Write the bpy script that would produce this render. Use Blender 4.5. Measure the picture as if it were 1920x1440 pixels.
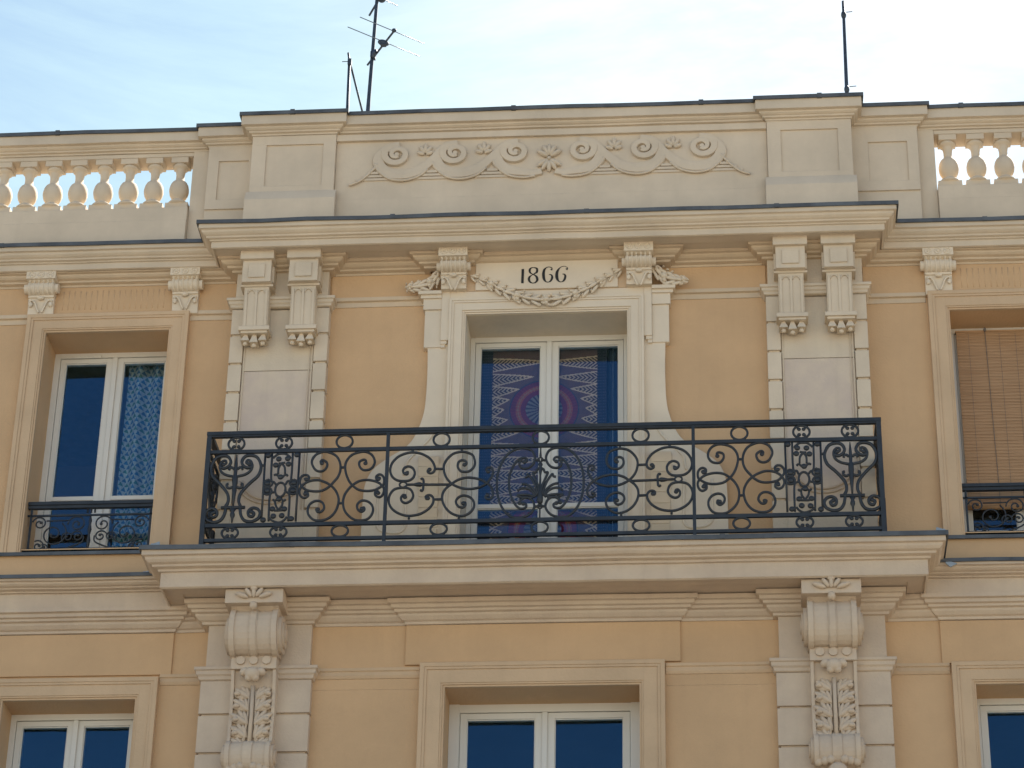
import bpy, math, random
from mathutils import Vector, Matrix
random.seed(4)
for _o in list(bpy.data.objects): bpy.data.objects.remove(_o)
S = bpy.context.scene
COL = S.collection

# ------------------------------------------------------------------ camera
cam_d = bpy.data.cameras.new("camera"); cam = bpy.data.objects.new("camera", cam_d); COL.objects.link(cam)
cam_d.sensor_width = 36.0; cam_d.lens = 5063/1920*36.0; cam_d.clip_end = 2000.0; cam_d.clip_start = 0.1
cR = Vector((0.99671984, 0.07898389, 0.01763839)); cU = Vector((0.02285837, -0.48382778, 0.87486466)); cF = Vector((-0.07763416, 0.87159178, 0.48404619))
# cross-check: right-handed basis
cR = cF.cross(cU.copy()).normalized() if cF.cross(cU).dot(cR) > 0 else cR
mw = Matrix((( cR.x, cU.x, -cF.x, 1.426), (cR.y, cU.y, -cF.y, -19.2), (cR.z, cU.z, -cF.z, 1.6), (0, 0, 0, 1)))
cam.matrix_world = mw
S.camera = cam

# ------------------------------------------------------------------ light
SUN_EL, SUN_AZ = 46.0, 30.0          # behind the roof, a little to the right
W = bpy.data.worlds.new("World"); S.world = W; W.use_nodes = True
nt = W.node_tree; nt.nodes.clear()
def wn(t, **k):
    n = nt.nodes.new(t)
    for a, b in k.items(): setattr(n, a, b)
    return n
sky = wn('ShaderNodeTexSky', sky_type='NISHITA', sun_disc=False)
sky.sun_elevation = math.radians(SUN_EL); sky.sun_rotation = math.radians(SUN_AZ)
sky.air_density = 1.0; sky.dust_density = 0.2; sky.ozone_density = 1.6
tc = wn('ShaderNodeTexCoord')
mp = wn('ShaderNodeMapping'); mp.inputs['Scale'].default_value = (2.2, 2.2, 7.0); mp.inputs['Rotation'].default_value = (0.3, 0.15, 0.5)
nz = wn('ShaderNodeTexNoise'); nz.inputs['Scale'].default_value = 1.6; nz.inputs['Detail'].default_value = 9; nz.inputs['Roughness'].default_value = 0.62; nz.inputs['Distortion'].default_value = 0.5
rp = wn('ShaderNodeMapRange'); rp.inputs['From Min'].default_value = 0.30; rp.inputs['From Max'].default_value = 0.72; rp.inputs['To Min'].default_value = 0.25
# thin high cloud lies in front of the sun's side of the sky
dt = wn('ShaderNodeVectorMath', operation='DOT_PRODUCT'); dt.inputs[1].default_value = Vector((0.32, 0.80, 0.50)).normalized()
fr = wn('ShaderNodeMapRange'); fr.interpolation_type = 'SMOOTHSTEP'; fr.inputs['From Min'].default_value = 0.55; fr.inputs['From Max'].default_value = 0.985
mu = wn('ShaderNodeMath', operation='MULTIPLY'); mu2 = wn('ShaderNodeMath', operation='MULTIPLY', use_clamp=True)
mu2.inputs[1].default_value = 1.0
mx = wn('ShaderNodeMix', data_type='RGBA'); mx.inputs['B'].default_value = (7.9, 9.7, 9.9, 1)
bg = wn('ShaderNodeBackground'); bg.inputs['Strength'].default_value = 0.075
out = wn('ShaderNodeOutputWorld')
L = nt.links.new
L(tc.outputs['Generated'], mp.inputs['Vector']); L(mp.outputs[0], nz.inputs['Vector']); L(nz.outputs['Fac'], rp.inputs['Value'])
L(tc.outputs['Generated'], dt.inputs[0]); L(dt.outputs['Value'], fr.inputs['Value'])
L(rp.outputs[0], mu.inputs[0]); L(fr.outputs[0], mu.inputs[1]); L(mu.outputs[0], mu2.inputs[0])
fr2 = wn('ShaderNodeMapRange'); fr2.interpolation_type = 'SMOOTHSTEP'; fr2.inputs['From Min'].default_value = 0.955; fr2.inputs['From Max'].default_value = 1.0
d2 = wn('ShaderNodeVectorMath', operation='DOT_PRODUCT'); d2.inputs[1].default_value = Vector((0.10, 0.72, 0.66)).normalized()
cm = wn('ShaderNodeMix', data_type='RGBA'); cm.inputs['A'].default_value = (5.0, 6.5, 5.9, 1); cm.inputs['B'].default_value = (8.2, 8.4, 7.8, 1)
L(tc.outputs['Generated'], d2.inputs[0]); L(d2.outputs['Value'], fr2.inputs['Value']); L(fr2.outputs[0], cm.inputs['Factor']); L(cm.outputs['Result'], mx.inputs['B'])
L(sky.outputs[0], mx.inputs['A']); L(mu2.outputs[0], mx.inputs['Factor']); L(mx.outputs['Result'], bg.inputs['Color']); L(bg.outputs[0], out.inputs[0])
sd = bpy.data.lights.new("sun", 'SUN'); sd.energy = 5.0; sd.angle = math.radians(0.5); sd.color = (1.0, 0.95, 0.87)
so = bpy.data.objects.new("sun", sd); COL.objects.link(so)
az, el = math.radians(SUN_AZ), math.radians(SUN_EL)
sdir = Vector((math.sin(az)*math.cos(el), math.cos(az)*math.cos(el), math.sin(el)))
so.rotation_euler = sdir.to_track_quat('Z', 'Y').to_euler(); so.location = (10, 30, 40)
S.render.engine = 'CYCLES'
S.view_settings.view_transform = 'Standard'; S.view_settings.look = 'None'; S.view_settings.exposure = 1.36; S.view_settings.gamma = 1.0
S.cycles.max_bounces = 8; S.cycles.transparent_max_bounces = 8

# ------------------------------------------------------------------ materials
MAT = {}
def mat(name, col, rough=0.85, var=0.12, scale=2.5, bump=0.0, bscale=60.0, metallic=0.0, bevel=0.0, col2=None, spots=0.0, streak=0.0):
    m = bpy.data.materials.new(name); m.use_nodes = True
    n = m.node_tree.nodes; l = m.node_tree.links.new; b = n['Principled BSDF']
    b.inputs['Roughness'].default_value = rough; b.inputs['Metallic'].default_value = metallic
    g = n.new('ShaderNodeNewGeometry'); t = n.new('ShaderNodeTexNoise'); t.inputs['Scale'].default_value = scale; t.inputs['Detail'].default_value = 7; t.inputs['Roughness'].default_value = 0.6
    l(g.outputs['Position'], t.inputs['Vector'])
    r = n.new('ShaderNodeMapRange'); r.inputs['From Min'].default_value = 0.32; r.inputs['From Max'].default_value = 0.68
    l(t.outputs['Fac'], r.inputs['Value'])
    x = n.new('ShaderNodeMix'); x.data_type = 'RGBA'
    c2 = col2 or tuple(min(1, c*(1-var*1.6)) for c in col)
    x.inputs['A'].default_value = (*[min(1, c*(1+var*0.5)) for c in col], 1); x.inputs['B'].default_value = (*c2, 1)
    l(r.outputs[0], x.inputs['Factor']); last = x.outputs['Result']
    if streak:
        mpn = n.new('ShaderNodeMapping'); mpn.inputs['Scale'].default_value = (9, 9, 0.9); l(g.outputs['Position'], mpn.inputs['Vector'])
        t3 = n.new('ShaderNodeTexNoise'); t3.inputs['Scale'].default_value = 1.4; t3.inputs['Detail'].default_value = 5; l(mpn.outputs[0], t3.inputs['Vector'])
        r3 = n.new('ShaderNodeMapRange'); r3.inputs['From Min'].default_value = 0.5; r3.inputs['From Max'].default_value = 0.8; r3.inputs['To Max'].default_value = streak; l(t3.outputs['Fac'], r3.inputs['Value'])
        x3 = n.new('ShaderNodeMix'); x3.data_type = 'RGBA'; x3.inputs['B'].default_value = (*[c*0.62 for c in col], 1)
        l(last, x3.inputs['A']); l(r3.outputs[0], x3.inputs['Factor']); last = x3.outputs['Result']
    if spots:
        t2 = n.new('ShaderNodeTexNoise'); t2.inputs['Scale'].default_value = 5.3; t2.inputs['Detail'].default_value = 10; t2.inputs['Roughness'].default_value = 0.75; l(g.outputs['Position'], t2.inputs['Vector'])
        r2 = n.new('ShaderNodeMapRange'); r2.inputs['From Min'].default_value = 0.62; r2.inputs['From Max'].default_value = 0.75; r2.inputs['To Max'].default_value = spots; l(t2.outputs['Fac'], r2.inputs['Value'])
        x2 = n.new('ShaderNodeMix'); x2.data_type = 'RGBA'; x2.inputs['B'].default_value = (*[min(1, c*1.25+0.04) for c in col], 1)
        l(last, x2.inputs['A']); l(r2.outputs[0], x2.inputs['Factor']); last = x2.outputs['Result']
    l(last, b.inputs['Base Color'])
    nrm = None
    if bevel:
        bv = n.new('ShaderNodeBevel'); bv.samples = 4; bv.inputs['Radius'].default_value = bevel; nrm = bv.outputs[0]
    if bump:
        bt = n.new('ShaderNodeTexNoise'); bt.inputs['Scale'].default_value = bscale; bt.inputs['Detail'].default_value = 6; l(g.outputs['Position'], bt.inputs['Vector'])
        bp = n.new('ShaderNodeBump'); bp.inputs['Strength'].default_value = bump; bp.inputs['Distance'].default_value = 0.01; l(bt.outputs['Fac'], bp.inputs['Height'])
        if nrm: l(nrm, bp.inputs['Normal'])
        nrm = bp.outputs[0]
    if nrm: l(nrm, b.inputs['Normal'])
    MAT[name] = m; return m
OCHRE = mat('ochre_plaster', (0.60, 0.384, 0.203), var=0.07, scale=1.3, bump=0.35, bscale=45, spots=0.28, bevel=0.005, streak=0.10)
CREAM = mat('cream_paint', (0.655, 0.535, 0.385), var=0.09, scale=2.2, bump=0.22, bscale=40, bevel=0.006, streak=0.16)
CORN  = mat('cream_cornice_paint', (0.635, 0.515, 0.37), var=0.09, scale=1.8, bump=0.18, bscale=35, bevel=0.006, streak=0.12, spots=0.2)
SANDM = mat('sand_moulding_paint', (0.605, 0.42, 0.25), var=0.08, scale=1.8, bump=0.25, bscale=40, bevel=0.006, streak=0.15)
STONE = mat('pale_limestone', (0.59, 0.465, 0.33), var=0.12, scale=3.5, bump=0.3, bscale=55, bevel=0.006, col2=(0.535, 0.415, 0.30), spots=0.2, streak=0.14)
WHITE = mat('cream_white_paint', (0.71, 0.59, 0.435), var=0.05, scale=3, bump=0.1, bevel=0.004)
ZINC  = mat('weathered_zinc', (0.12, 0.125, 0.125), rough=0.55, var=0.3, scale=4, bump=0.3, bscale=12, metallic=0.3)
ZINCL = mat('bright_zinc', (0.34, 0.40, 0.45), rough=0.5, var=0.2, scale=9)
BEDM = mat('pale_sand_paint', (0.61, 0.47, 0.315), var=0.08, scale=1.8, bump=0.25, bscale=40, bevel=0.005, streak=0.15)
PANEL = mat('pinkish_limestone', (0.62, 0.515, 0.37), var=0.10, scale=3.0, bump=0.3, bscale=55, bevel=0.006, col2=(0.57, 0.46, 0.335), spots=0.2, streak=0.18)
IRON  = mat('dark_iron_paint', (0.022, 0.026, 0.030), rough=0.5, var=0.25, scale=12, bump=0.1)
PVC   = mat('white_pvc', (0.66, 0.62, 0.54), rough=0.45, var=0.03, scale=2, bevel=0.004)
BLACK = mat('black_letter_paint', (0.018, 0.017, 0.016), rough=0.7, var=0.3, scale=40)
MAST  = mat('galvanised_mast', (0.05, 0.065, 0.085), rough=0.5, var=0.3, scale=14, metallic=0.4)
ALU   = mat('aluminium_rod', (0.16, 0.19, 0.21), rough=0.4, var=0.1, metallic=0.6)
GRAVEL= mat('grey_roofing', (0.2, 0.19, 0.18), var=0.2, scale=8)
PAVE  = mat('pavement_slabs', (0.44, 0.40, 0.34), var=0.15, scale=1.2, bump=0.3)
ROADM = mat('asphalt', (0.055, 0.053, 0.05), var=0.2, scale=1.5, bump=0.4)
EARTH = mat('pale_ground', (0.42, 0.37, 0.30), var=0.2, scale=0.3, bump=0.3)
CORD  = mat('grey_cord', (0.16, 0.14, 0.12), var=0.1)
PANEL2 = mat('rosy_limestone', (0.60, 0.485, 0.355), var=0.12, scale=4.0, bump=0.3, bscale=55, bevel=0.006, col2=(0.54, 0.43, 0.345), spots=0.25, streak=0.18)
FLUTE = mat('ochre_flute_plaster', (0.61, 0.40, 0.22), var=0.06)
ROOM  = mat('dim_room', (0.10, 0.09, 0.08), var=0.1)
def glass():
    m = bpy.data.materials.new('window_glass'); m.use_nodes = True; n = m.node_tree.nodes; l = m.node_tree.links.new
    n.remove(n['Principled BSDF']); o = n['Material Output']
    tr = n.new('ShaderNodeBsdfTransparent'); tr.inputs['Color'].default_value = (0.92, 0.95, 0.95, 1)
    gl = n.new('ShaderNodeBsdfGlossy'); gl.inputs['Roughness'].default_value = 0.0; gl.inputs['Color'].default_value = (0.28, 0.62, 0.94, 1)
    f = n.new('ShaderNodeFresnel'); f.inputs['IOR'].default_value = 1.62
    g = n.new('ShaderNodeNewGeometry'); t = n.new('ShaderNodeTexNoise'); t.inputs['Scale'].default_value = 2.2; t.inputs['Detail'].default_value = 1; l(g.outputs['Position'], t.inputs['Vector'])
    bp = n.new('ShaderNodeBump'); bp.inputs['Strength'].default_value = 0.12; bp.inputs['Distance'].default_value = 0.02; l(t.outputs['Fac'], bp.inputs['Height']); l(bp.outputs[0], gl.inputs['Normal'])
    mxs = n.new('ShaderNodeMixShader'); l(f.outputs[0], mxs.inputs[0]); l(tr.outputs[0], mxs.inputs[1]); l(gl.outputs[0], mxs.inputs[2]); l(mxs.outputs[0], o.inputs[0])
    return m
GLASS = glass()
def vcol_mat(name, rough=0.9, trans=0.0):
    m = bpy.data.materials.new(name); m.use_nodes = True; n = m.node_tree.nodes; l = m.node_tree.links.new; b = n['Principled BSDF']
    a = n.new('ShaderNodeVertexColor'); a.layer_name = 'dye'
    t = n.new('ShaderNodeTexNoise'); t.inputs['Scale'].default_value = 25; g = n.new('ShaderNodeNewGeometry'); l(g.outputs['Position'], t.inputs['Vector'])
    r = n.new('ShaderNodeMapRange'); r.inputs['To Min'].default_value = 0.7; r.inputs['To Max'].default_value = 1.3; l(t.outputs['Fac'], r.inputs['Value'])
    x = n.new('ShaderNodeVectorMath'); x.operation = 'SCALE'; l(a.outputs['Color'], x.inputs[0]); l(r.outputs[0], x.inputs['Scale']); l(x.outputs[0], b.inputs['Base Color'])
    b.inputs['Roughness'].default_value = rough
    return m
CLOTH = vcol_mat('dyed_cloth')

# ------------------------------------------------------------------ mesh helpers
class MB:
    """collects shapes that become ONE mesh object"""
    def __init__(s): s.v = []; s.f = []; s.sm = []
    def add(s, vs, fs, smooth=False):
        o = len(s.v); s.v += [tuple(v) for v in vs]; s.f += [tuple(i+o for i in f) for f in fs]; s.sm += [smooth]*len(fs); return s
    def box(s, x0, x1, y0, y1, z0, z1):
        return s.add([(x0,y0,z0),(x1,y0,z0),(x1,y1,z0),(x0,y1,z0),(x0,y0,z1),(x1,y0,z1),(x1,y1,z1),(x0,y1,z1)],
                     [(0,3,2,1),(4,5,6,7),(0,1,5,4),(1,2,6,5),(2,3,7,6),(3,0,4,7)])
    def prism(s, pts, y0, y1):
        """outline in x,z extruded from y0 (front) to y1 (back)"""
        n = len(pts)
        return s.add([(x,y0,z) for x,z in pts]+[(x,y1,z) for x,z in pts],
                     [tuple(range(n)), tuple(range(2*n-1, n-1, -1))]+[(i, i+n, (i+1)%n+n, (i+1)%n) for i in range(n)])
    def side(s, prof, x0, x1):
        """outline in y,z extruded along x"""
        n = len(prof)
        return s.add([(x0,y,z) for y,z in prof]+[(x1,y,z) for y,z in prof],
                     [tuple(range(n-1,-1,-1)), tuple(range(n, 2*n))]+[(i, (i+1)%n, (i+1)%n+n, i+n) for i in range(n)])
    def sweep(s, path, prof, closed_prof=True, wob=0.0022):
        """moulding profile (offset, z) swept along a plan path (x, y); outward is towards -y for a path running +x"""
        P = [Vector(p) for p in path]; k = len(prof); rings = []; jit = []; Q = []
        for i in range(len(P)):
            Q.append((P[i], True))
            if i < len(P)-1 and (P[i+1]-P[i]).length > .9:
                m_ = int((P[i+1]-P[i]).length/.42)
                Q += [(P[i].lerp(P[i+1], (j+1+random.uniform(-.25,.25))/(m_+1)), False) for j in range(m_)]
        P = [q[0] for q in Q]; n = len(P); jit = [random.uniform(-wob, wob) for q in Q]; pos = [random.uniform(-wob, wob)*.6 if not q[1] else 0 for q in Q]
        nor = []
        for i in range(n-1):
            d = (P[i+1]-P[i]).normalized(); nor.append(Vector((d.y, -d.x)))
        for i in range(n):
            if i == 0: m = nor[0]
            elif i == n-1: m = nor[-1]
            else:
                a, b = nor[i-1], nor[i]; m = (a+b); m = m/ max(1e-6, m.dot(a))
            rings.append([(P[i].x+m.x*(o+pos[i]), P[i].y+m.y*(o+pos[i]), z+jit[i]) for o, z in prof])
        vs = [v for r in rings for v in r]; fs = []
        kk = k if closed_prof else k-1
        for i in range(n-1):
            for j in range(kk):
                a, b = i*k+j, i*k+(j+1)%k; fs.append((a, b, b+k, a+k))
        if closed_prof: fs += [tuple(range(k-1,-1,-1)), tuple((n-1)*k+j for j in range(k))]
        return s.add(vs, fs)
    def tube(s, pts, r, n=6, closed=False, flat=1.0, taper=None):
        P = [Vector(p) for p in pts]; m = len(P); vs = []; fs = []
        for i in range(m):
            a = P[(i-1) % m] if (closed or i > 0) else P[i]; b = P[(i+1) % m] if (closed or i < m-1) else P[i]
            t = (b-a).normalized(); ref = Vector((0,1,0)) if abs(t.y) < 0.9 else Vector((0,0,1))
            u = t.cross(ref).normalized(); w = u.cross(t).normalized()
            rr = r*(taper[i] if taper else 1)
            for j in range(n):
                q = 2*math.pi*(j+.5)/n; vs.append(P[i]+u*math.cos(q)*rr+w*math.sin(q)*rr*flat)
        for i in range(m if closed else m-1):
            for j in range(n):
                a = i*n+j; b = i*n+(j+1) % n; c = ((i+1) % m)*n+(j+1) % n; d = ((i+1) % m)*n+j
                fs.append((a, b, c, d))
        if not closed: fs += [tuple(range(n-1,-1,-1)), tuple((m-1)*n+j for j in range(n))]
        return s.add(vs, fs, n > 5)
    def lathe(s, prof, cx, cy, n=20):
        vs = []; fs = []; k = len(prof)
        for r, z in prof:
            for j in range(n):
                q = 2*math.pi*j/n; vs.append((cx+r*math.cos(q), cy+r*math.sin(q), z))
        for i in range(k-1):
            for j in range(n):
                a = i*n+j; b = i*n+(j+1) % n; fs.append((a, b, b+n, a+n))
        fs += [tuple(range(n-1,-1,-1)), tuple((k-1)*n+j for j in range(n))]
        return s.add(vs, fs, True)
    def blob(s, c, r, rot=0.0, n=10, m=7, tilt=0.0):
        """ellipsoid, radii r = (x, y, z), turned by rot in the facade plane"""
        vs = []; fs = []; ca, sa = math.cos(rot), math.sin(rot)
        for i in range(m+1):
            th = math.pi*i/m
            for j in range(n):
                ph = 2*math.pi*j/n
                x, y, z = r[0]*math.cos(th), r[1]*math.sin(th)*math.sin(ph), r[2]*math.sin(th)*math.cos(ph)
                vs.append((c[0]+x*ca-z*sa, c[1]+y+tilt*x, c[2]+x*sa+z*ca))
        for i in range(m):
            for j in range(n):
                a = i*n+j; b = i*n+(j+1) % n; fs.append((a, b, b+n, a+n))
        return s.add(vs, fs, True)
    def disc(s, cx, cz, r, y0, y1, n=16):
        return s.prism([(cx+r*math.cos(2*math.pi*i/n), cz+r*math.sin(2*math.pi*i/n)) for i in range(n)], y0, y1)
    def build(s, name, m, parent=None):
        me = bpy.data.meshes.new(name); me.from_pydata(s.v, [], s.f); me.update()
        for p, q in zip(me.polygons, s.sm): p.use_smooth = q
        import bmesh
        bm = bmesh.new(); bm.from_mesh(me); bmesh.ops.recalc_face_normals(bm, faces=bm.faces); bm.to_mesh(me); bm.free()
        me.materials.append(m)
        o = bpy.data.objects.new(name, me); COL.objects.link(o)
        if parent: o.parent = parent
        return o
def empty(name, label, cat, group=None, loc=(0,0,0)):
    o = bpy.data.objects.new(name, None); COL.objects.link(o); o.empty_display_size = 0.1; o.location = loc
    o['label'] = label; o['category'] = cat
    if group: o['group'] = group
    return o
def group_part(name):
    o = bpy.data.objects.new(name, None); COL.objects.link(o); o.parent = B; return o
def tag(o, label=None, cat=None, group=None, kind=None):
    for k, v in (('label', label), ('category', cat), ('group', group), ('kind', kind)):
        if v: o[k] = v
    return o
def dup(o, parent=None, dx=0.0, dy=0.0, dz=0.0):
    c = o.copy(); COL.objects.link(c)
    if parent is not None: c.parent = parent
    c.location = (o.location[0]+dx, o.location[1]+dy, o.location[2]+dz)
    for ch in list(o.children):
        g = ch.copy(); COL.objects.link(g); g.parent = c
    return c
def smooth(p, k=4, closed=False):
    n = len(p)
    if n < 3: return list(p)
    o = []
    rng = range(n if closed else n-1)
    for i in rng:
        p0 = p[(i-1) % n] if (closed or i > 0) else p[i]; p1 = p[i]; p2 = p[(i+1) % n]; p3 = p[(i+2) % n] if (closed or i < n-2) else p2
        for j in range(k):
            t = j/k; t2 = t*t; t3 = t2*t
            o.append(tuple(0.5*(2*b+(c-a)*t+(2*a-5*b+4*c-d)*t2+(3*b-a-3*c+d)*t3) for a, b, c, d in zip(p0, p1, p2, p3)))
    if not closed: o.append(tuple(p[-1]))
    return o

# ---- measured outlines of the wrought iron, metres (x, z)
c_pair = [[(-1.72,11.285),(-1.731,11.296),(-1.715,11.313),(-1.681,11.291),(-1.677,11.262),(-1.694,11.227),(-1.729,11.213),(-1.768,11.228),(-1.797,11.279),(-1.796,11.322),(-1.766,11.365),(-1.709,11.387),(-1.65,11.373),(-1.603,11.34),(-1.575,11.281),(-1.571,11.217),(-1.588,11.16),(-1.624,11.111),(-1.654,11.076),(-1.704,11.045),(-1.762,11.039),(-1.826,11.051),(-1.86,11.077),(-1.885,11.116),(-1.881,11.159),(-1.859,11.182),(-1.83,11.182),(-1.814,11.161),(-1.825,11.14),(-1.837,11.148)],[(-1.731,10.882),(-1.744,10.883),(-1.733,10.861),(-1.704,10.861),(-1.682,10.892),(-1.692,10.931),(-1.719,10.953),(-1.757,10.954),(-1.794,10.93),(-1.811,10.881),(-1.798,10.831),(-1.755,10.791),(-1.691,10.786),(-1.634,10.81),(-1.592,10.862),(-1.572,10.932),(-1.576,10.989),(-1.602,11.046),(-1.642,11.09),(-1.689,11.119),(-1.748,11.138),(-1.811,11.129),(-1.855,11.102),(-1.879,11.066),(-1.884,11.031),(-1.868,10.995),(-1.839,10.984),(-1.814,11.001),(-1.82,11.03),(-1.84,11.034),(-1.837,11.019)],[(-1.375,11.277),(-1.371,11.298),(-1.389,11.309),(-1.421,11.292),(-1.422,11.256),(-1.398,11.223),(-1.366,11.216),(-1.328,11.229),(-1.304,11.268),(-1.306,11.311),(-1.333,11.355),(-1.379,11.378),(-1.431,11.375),(-1.488,11.351),(-1.524,11.302),(-1.534,11.245),(-1.521,11.18),(-1.496,11.122),(-1.462,11.079),(-1.416,11.045),(-1.358,11.034),(-1.3,11.039),(-1.256,11.06),(-1.226,11.087),(-1.221,11.13),(-1.235,11.163),(-1.261,11.176),(-1.284,11.16),(-1.282,11.135),(-1.259,11.131),(-1.263,11.142)],[(-1.386,10.882),(-1.371,10.892),(-1.366,10.871),(-1.388,10.854),(-1.418,10.876),(-1.423,10.915),(-1.399,10.946),(-1.36,10.949),(-1.321,10.926),(-1.299,10.884),(-1.304,10.834),(-1.334,10.793),(-1.378,10.78),(-1.436,10.785),(-1.489,10.824),(-1.523,10.874),(-1.536,10.938),(-1.529,10.995),(-1.505,11.044),(-1.469,11.086),(-1.419,11.12),(-1.362,11.13),(-1.304,11.121),(-1.258,11.099),(-1.224,11.059),(-1.22,11.023),(-1.234,10.988),(-1.259,10.978),(-1.286,10.996),(-1.286,11.025),(-1.267,11.029),(-1.264,11.014)],[(-1.57,11.245),(-1.533,11.244)],[(-1.569,10.932),(-1.535,10.931)]]
d_pair = [[(-1.047,11.181),(-1.039,11.195),(-1.041,11.173),(-1.063,11.178),(-1.076,11.202),(-1.065,11.229),(-1.031,11.241),(-1.0,11.224),(-0.983,11.187),(-0.991,11.146),(-1.021,11.119),(-1.069,11.114),(-1.119,11.122),(-1.16,11.156),(-1.177,11.211),(-1.164,11.273),(-1.12,11.327),(-1.06,11.356),(-1.005,11.364),(-0.943,11.353),(-0.881,11.318),(-0.843,11.272),(-0.826,11.224),(-0.834,11.19),(-0.858,11.177),(-0.88,11.188),(-0.88,11.205),(-0.868,11.21)],[(-1.052,10.974),(-1.049,10.988),(-1.068,10.992),(-1.083,10.965),(-1.072,10.934),(-1.041,10.923),(-1.005,10.943),(-0.988,10.983),(-1.005,11.031),(-1.037,11.052),(-1.086,11.056),(-1.14,11.041),(-1.172,10.994),(-1.178,10.94),(-1.158,10.886),(-1.114,10.844),(-1.052,10.816),(-0.991,10.812),(-0.925,10.827),(-0.866,10.866),(-0.834,10.912),(-0.829,10.953),(-0.845,10.98),(-0.87,10.987),(-0.89,10.974),(-0.884,10.954),(-0.873,10.96)],[(-0.826,11.215),(-0.758,11.213)],[(-0.829,10.949),(-0.759,10.948)],[(-1.006,11.393),(-1.005,11.362)],[(-0.619,11.384),(-0.619,11.356)],[(-1.016,10.812),(-1.015,10.782)],[(-0.628,10.804),(-0.627,10.774)],[(-1.044,11.082),(-0.702,11.075)],[(-0.91,11.079),(-0.912,11.117),(-0.924,11.132),(-0.932,11.124)],[(-0.912,11.073),(-0.913,11.039),(-0.923,11.026),(-0.935,11.033)],[(-0.594,11.246),(-0.579,11.252),(-0.583,11.273),(-0.611,11.286),(-0.641,11.271),(-0.647,11.227),(-0.624,11.192),(-0.59,11.183),(-0.553,11.19),(-0.521,11.224),(-0.513,11.271),(-0.532,11.327),(-0.576,11.352),(-0.625,11.36),(-0.686,11.344),(-0.733,11.297),(-0.756,11.243),(-0.751,11.181),(-0.728,11.126),(-0.684,11.078),(-0.623,11.046),(-0.562,11.034),(-0.495,11.04),(-0.435,11.065),(-0.411,11.089),(-0.379,11.137),(-0.37,11.181),(-0.384,11.213),(-0.411,11.216),(-0.42,11.194),(-0.407,11.182)],[(-0.595,10.91),(-0.58,10.917),(-0.579,10.893),(-0.6,10.874),(-0.633,10.884),(-0.653,10.922),(-0.638,10.959),(-0.597,10.978),(-0.548,10.963),(-0.516,10.926),(-0.512,10.878),(-0.538,10.832),(-0.586,10.803),(-0.634,10.804),(-0.689,10.829),(-0.733,10.876),(-0.759,10.938),(-0.758,10.998),(-0.732,11.045),(-0.69,11.081),(-0.643,11.114),(-0.576,11.133),(-0.503,11.125),(-0.442,11.103),(-0.445,11.101),(-0.404,11.074),(-0.374,11.033),(-0.366,10.981),(-0.382,10.948),(-0.408,10.944),(-0.425,10.964),(-0.409,10.978)]]
d_ring = [(-1.071,11.083)]
ctr = [[(0.157,11.273),(0.164,11.232),(0.135,11.203),(0.085,11.212),(0.051,11.254),(0.044,11.306),(0.07,11.358),(0.123,11.379),(0.19,11.374),(0.257,11.331),(0.304,11.255),(0.331,11.165),(0.338,11.069),(0.328,10.973),(0.299,10.878),(0.254,10.813),(0.201,10.778),(0.136,10.779),(0.083,10.802),(0.049,10.847),(0.045,10.891),(0.068,10.935),(0.107,10.952),(0.144,10.933),(0.157,10.903)],[(0.124,11.259),(0.104,11.275),(0.124,11.297),(0.171,11.281),(0.211,11.227),(0.238,11.145),(0.242,11.056),(0.226,10.968),(0.194,10.895),(0.155,10.856),(0.115,10.86),(0.105,10.886),(0.128,10.897)],[(0.005,10.98),(0.02,11.061),(0.046,11.127),(0.059,11.164),(0.036,11.166),(0.025,11.191),(0.002,11.206)],[(0.015,10.973),(0.047,11.075),(0.092,11.148),(0.102,11.13),(0.122,11.125)],[(0.021,10.965),(0.054,11.023),(0.1,11.059),(0.143,11.069)],[(0.031,10.957),(0.067,11.008),(0.113,11.029),(0.156,11.025),(0.173,11.006)],[(0.035,10.954),(0.074,10.968),(0.127,10.974),(0.177,10.973),(0.16,10.958),(0.114,10.948),(0.055,10.95)],[(0.004,11.277),(0.038,11.269)],[(-0.0,10.874),(0.046,10.869)]]
lyre = [[(-2.28,11.268),(-2.306,11.257),(-2.342,11.277),(-2.356,11.315),(-2.333,11.358),(-2.287,11.368),(-2.238,11.35),(-2.207,11.296),(-2.201,11.243),(-2.221,11.184),(-2.271,11.133),(-2.321,11.074),(-2.352,11.022),(-2.358,10.963),(-2.338,10.918)],[(-2.299,11.291),(-2.32,11.303),(-2.311,11.325),(-2.283,11.313),(-2.27,11.275),(-2.284,11.23),(-2.323,11.2),(-2.369,11.187),(-2.39,11.184)],[(-2.2,11.277),(-2.172,11.277)],[(-2.387,11.248),(-2.371,11.262),(-2.354,11.262),(-2.346,11.243)],[(-2.39,11.094),(-2.362,11.082),(-2.34,11.093),(-2.338,11.115),(-2.351,11.119)],[(-2.344,10.904),(-2.333,10.844),(-2.303,10.799),(-2.249,10.787),(-2.197,10.812),(-2.183,10.856),(-2.202,10.893),(-2.243,10.905),(-2.275,10.88),(-2.273,10.843),(-2.245,10.831),(-2.23,10.857),(-2.251,10.872)]]
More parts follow.
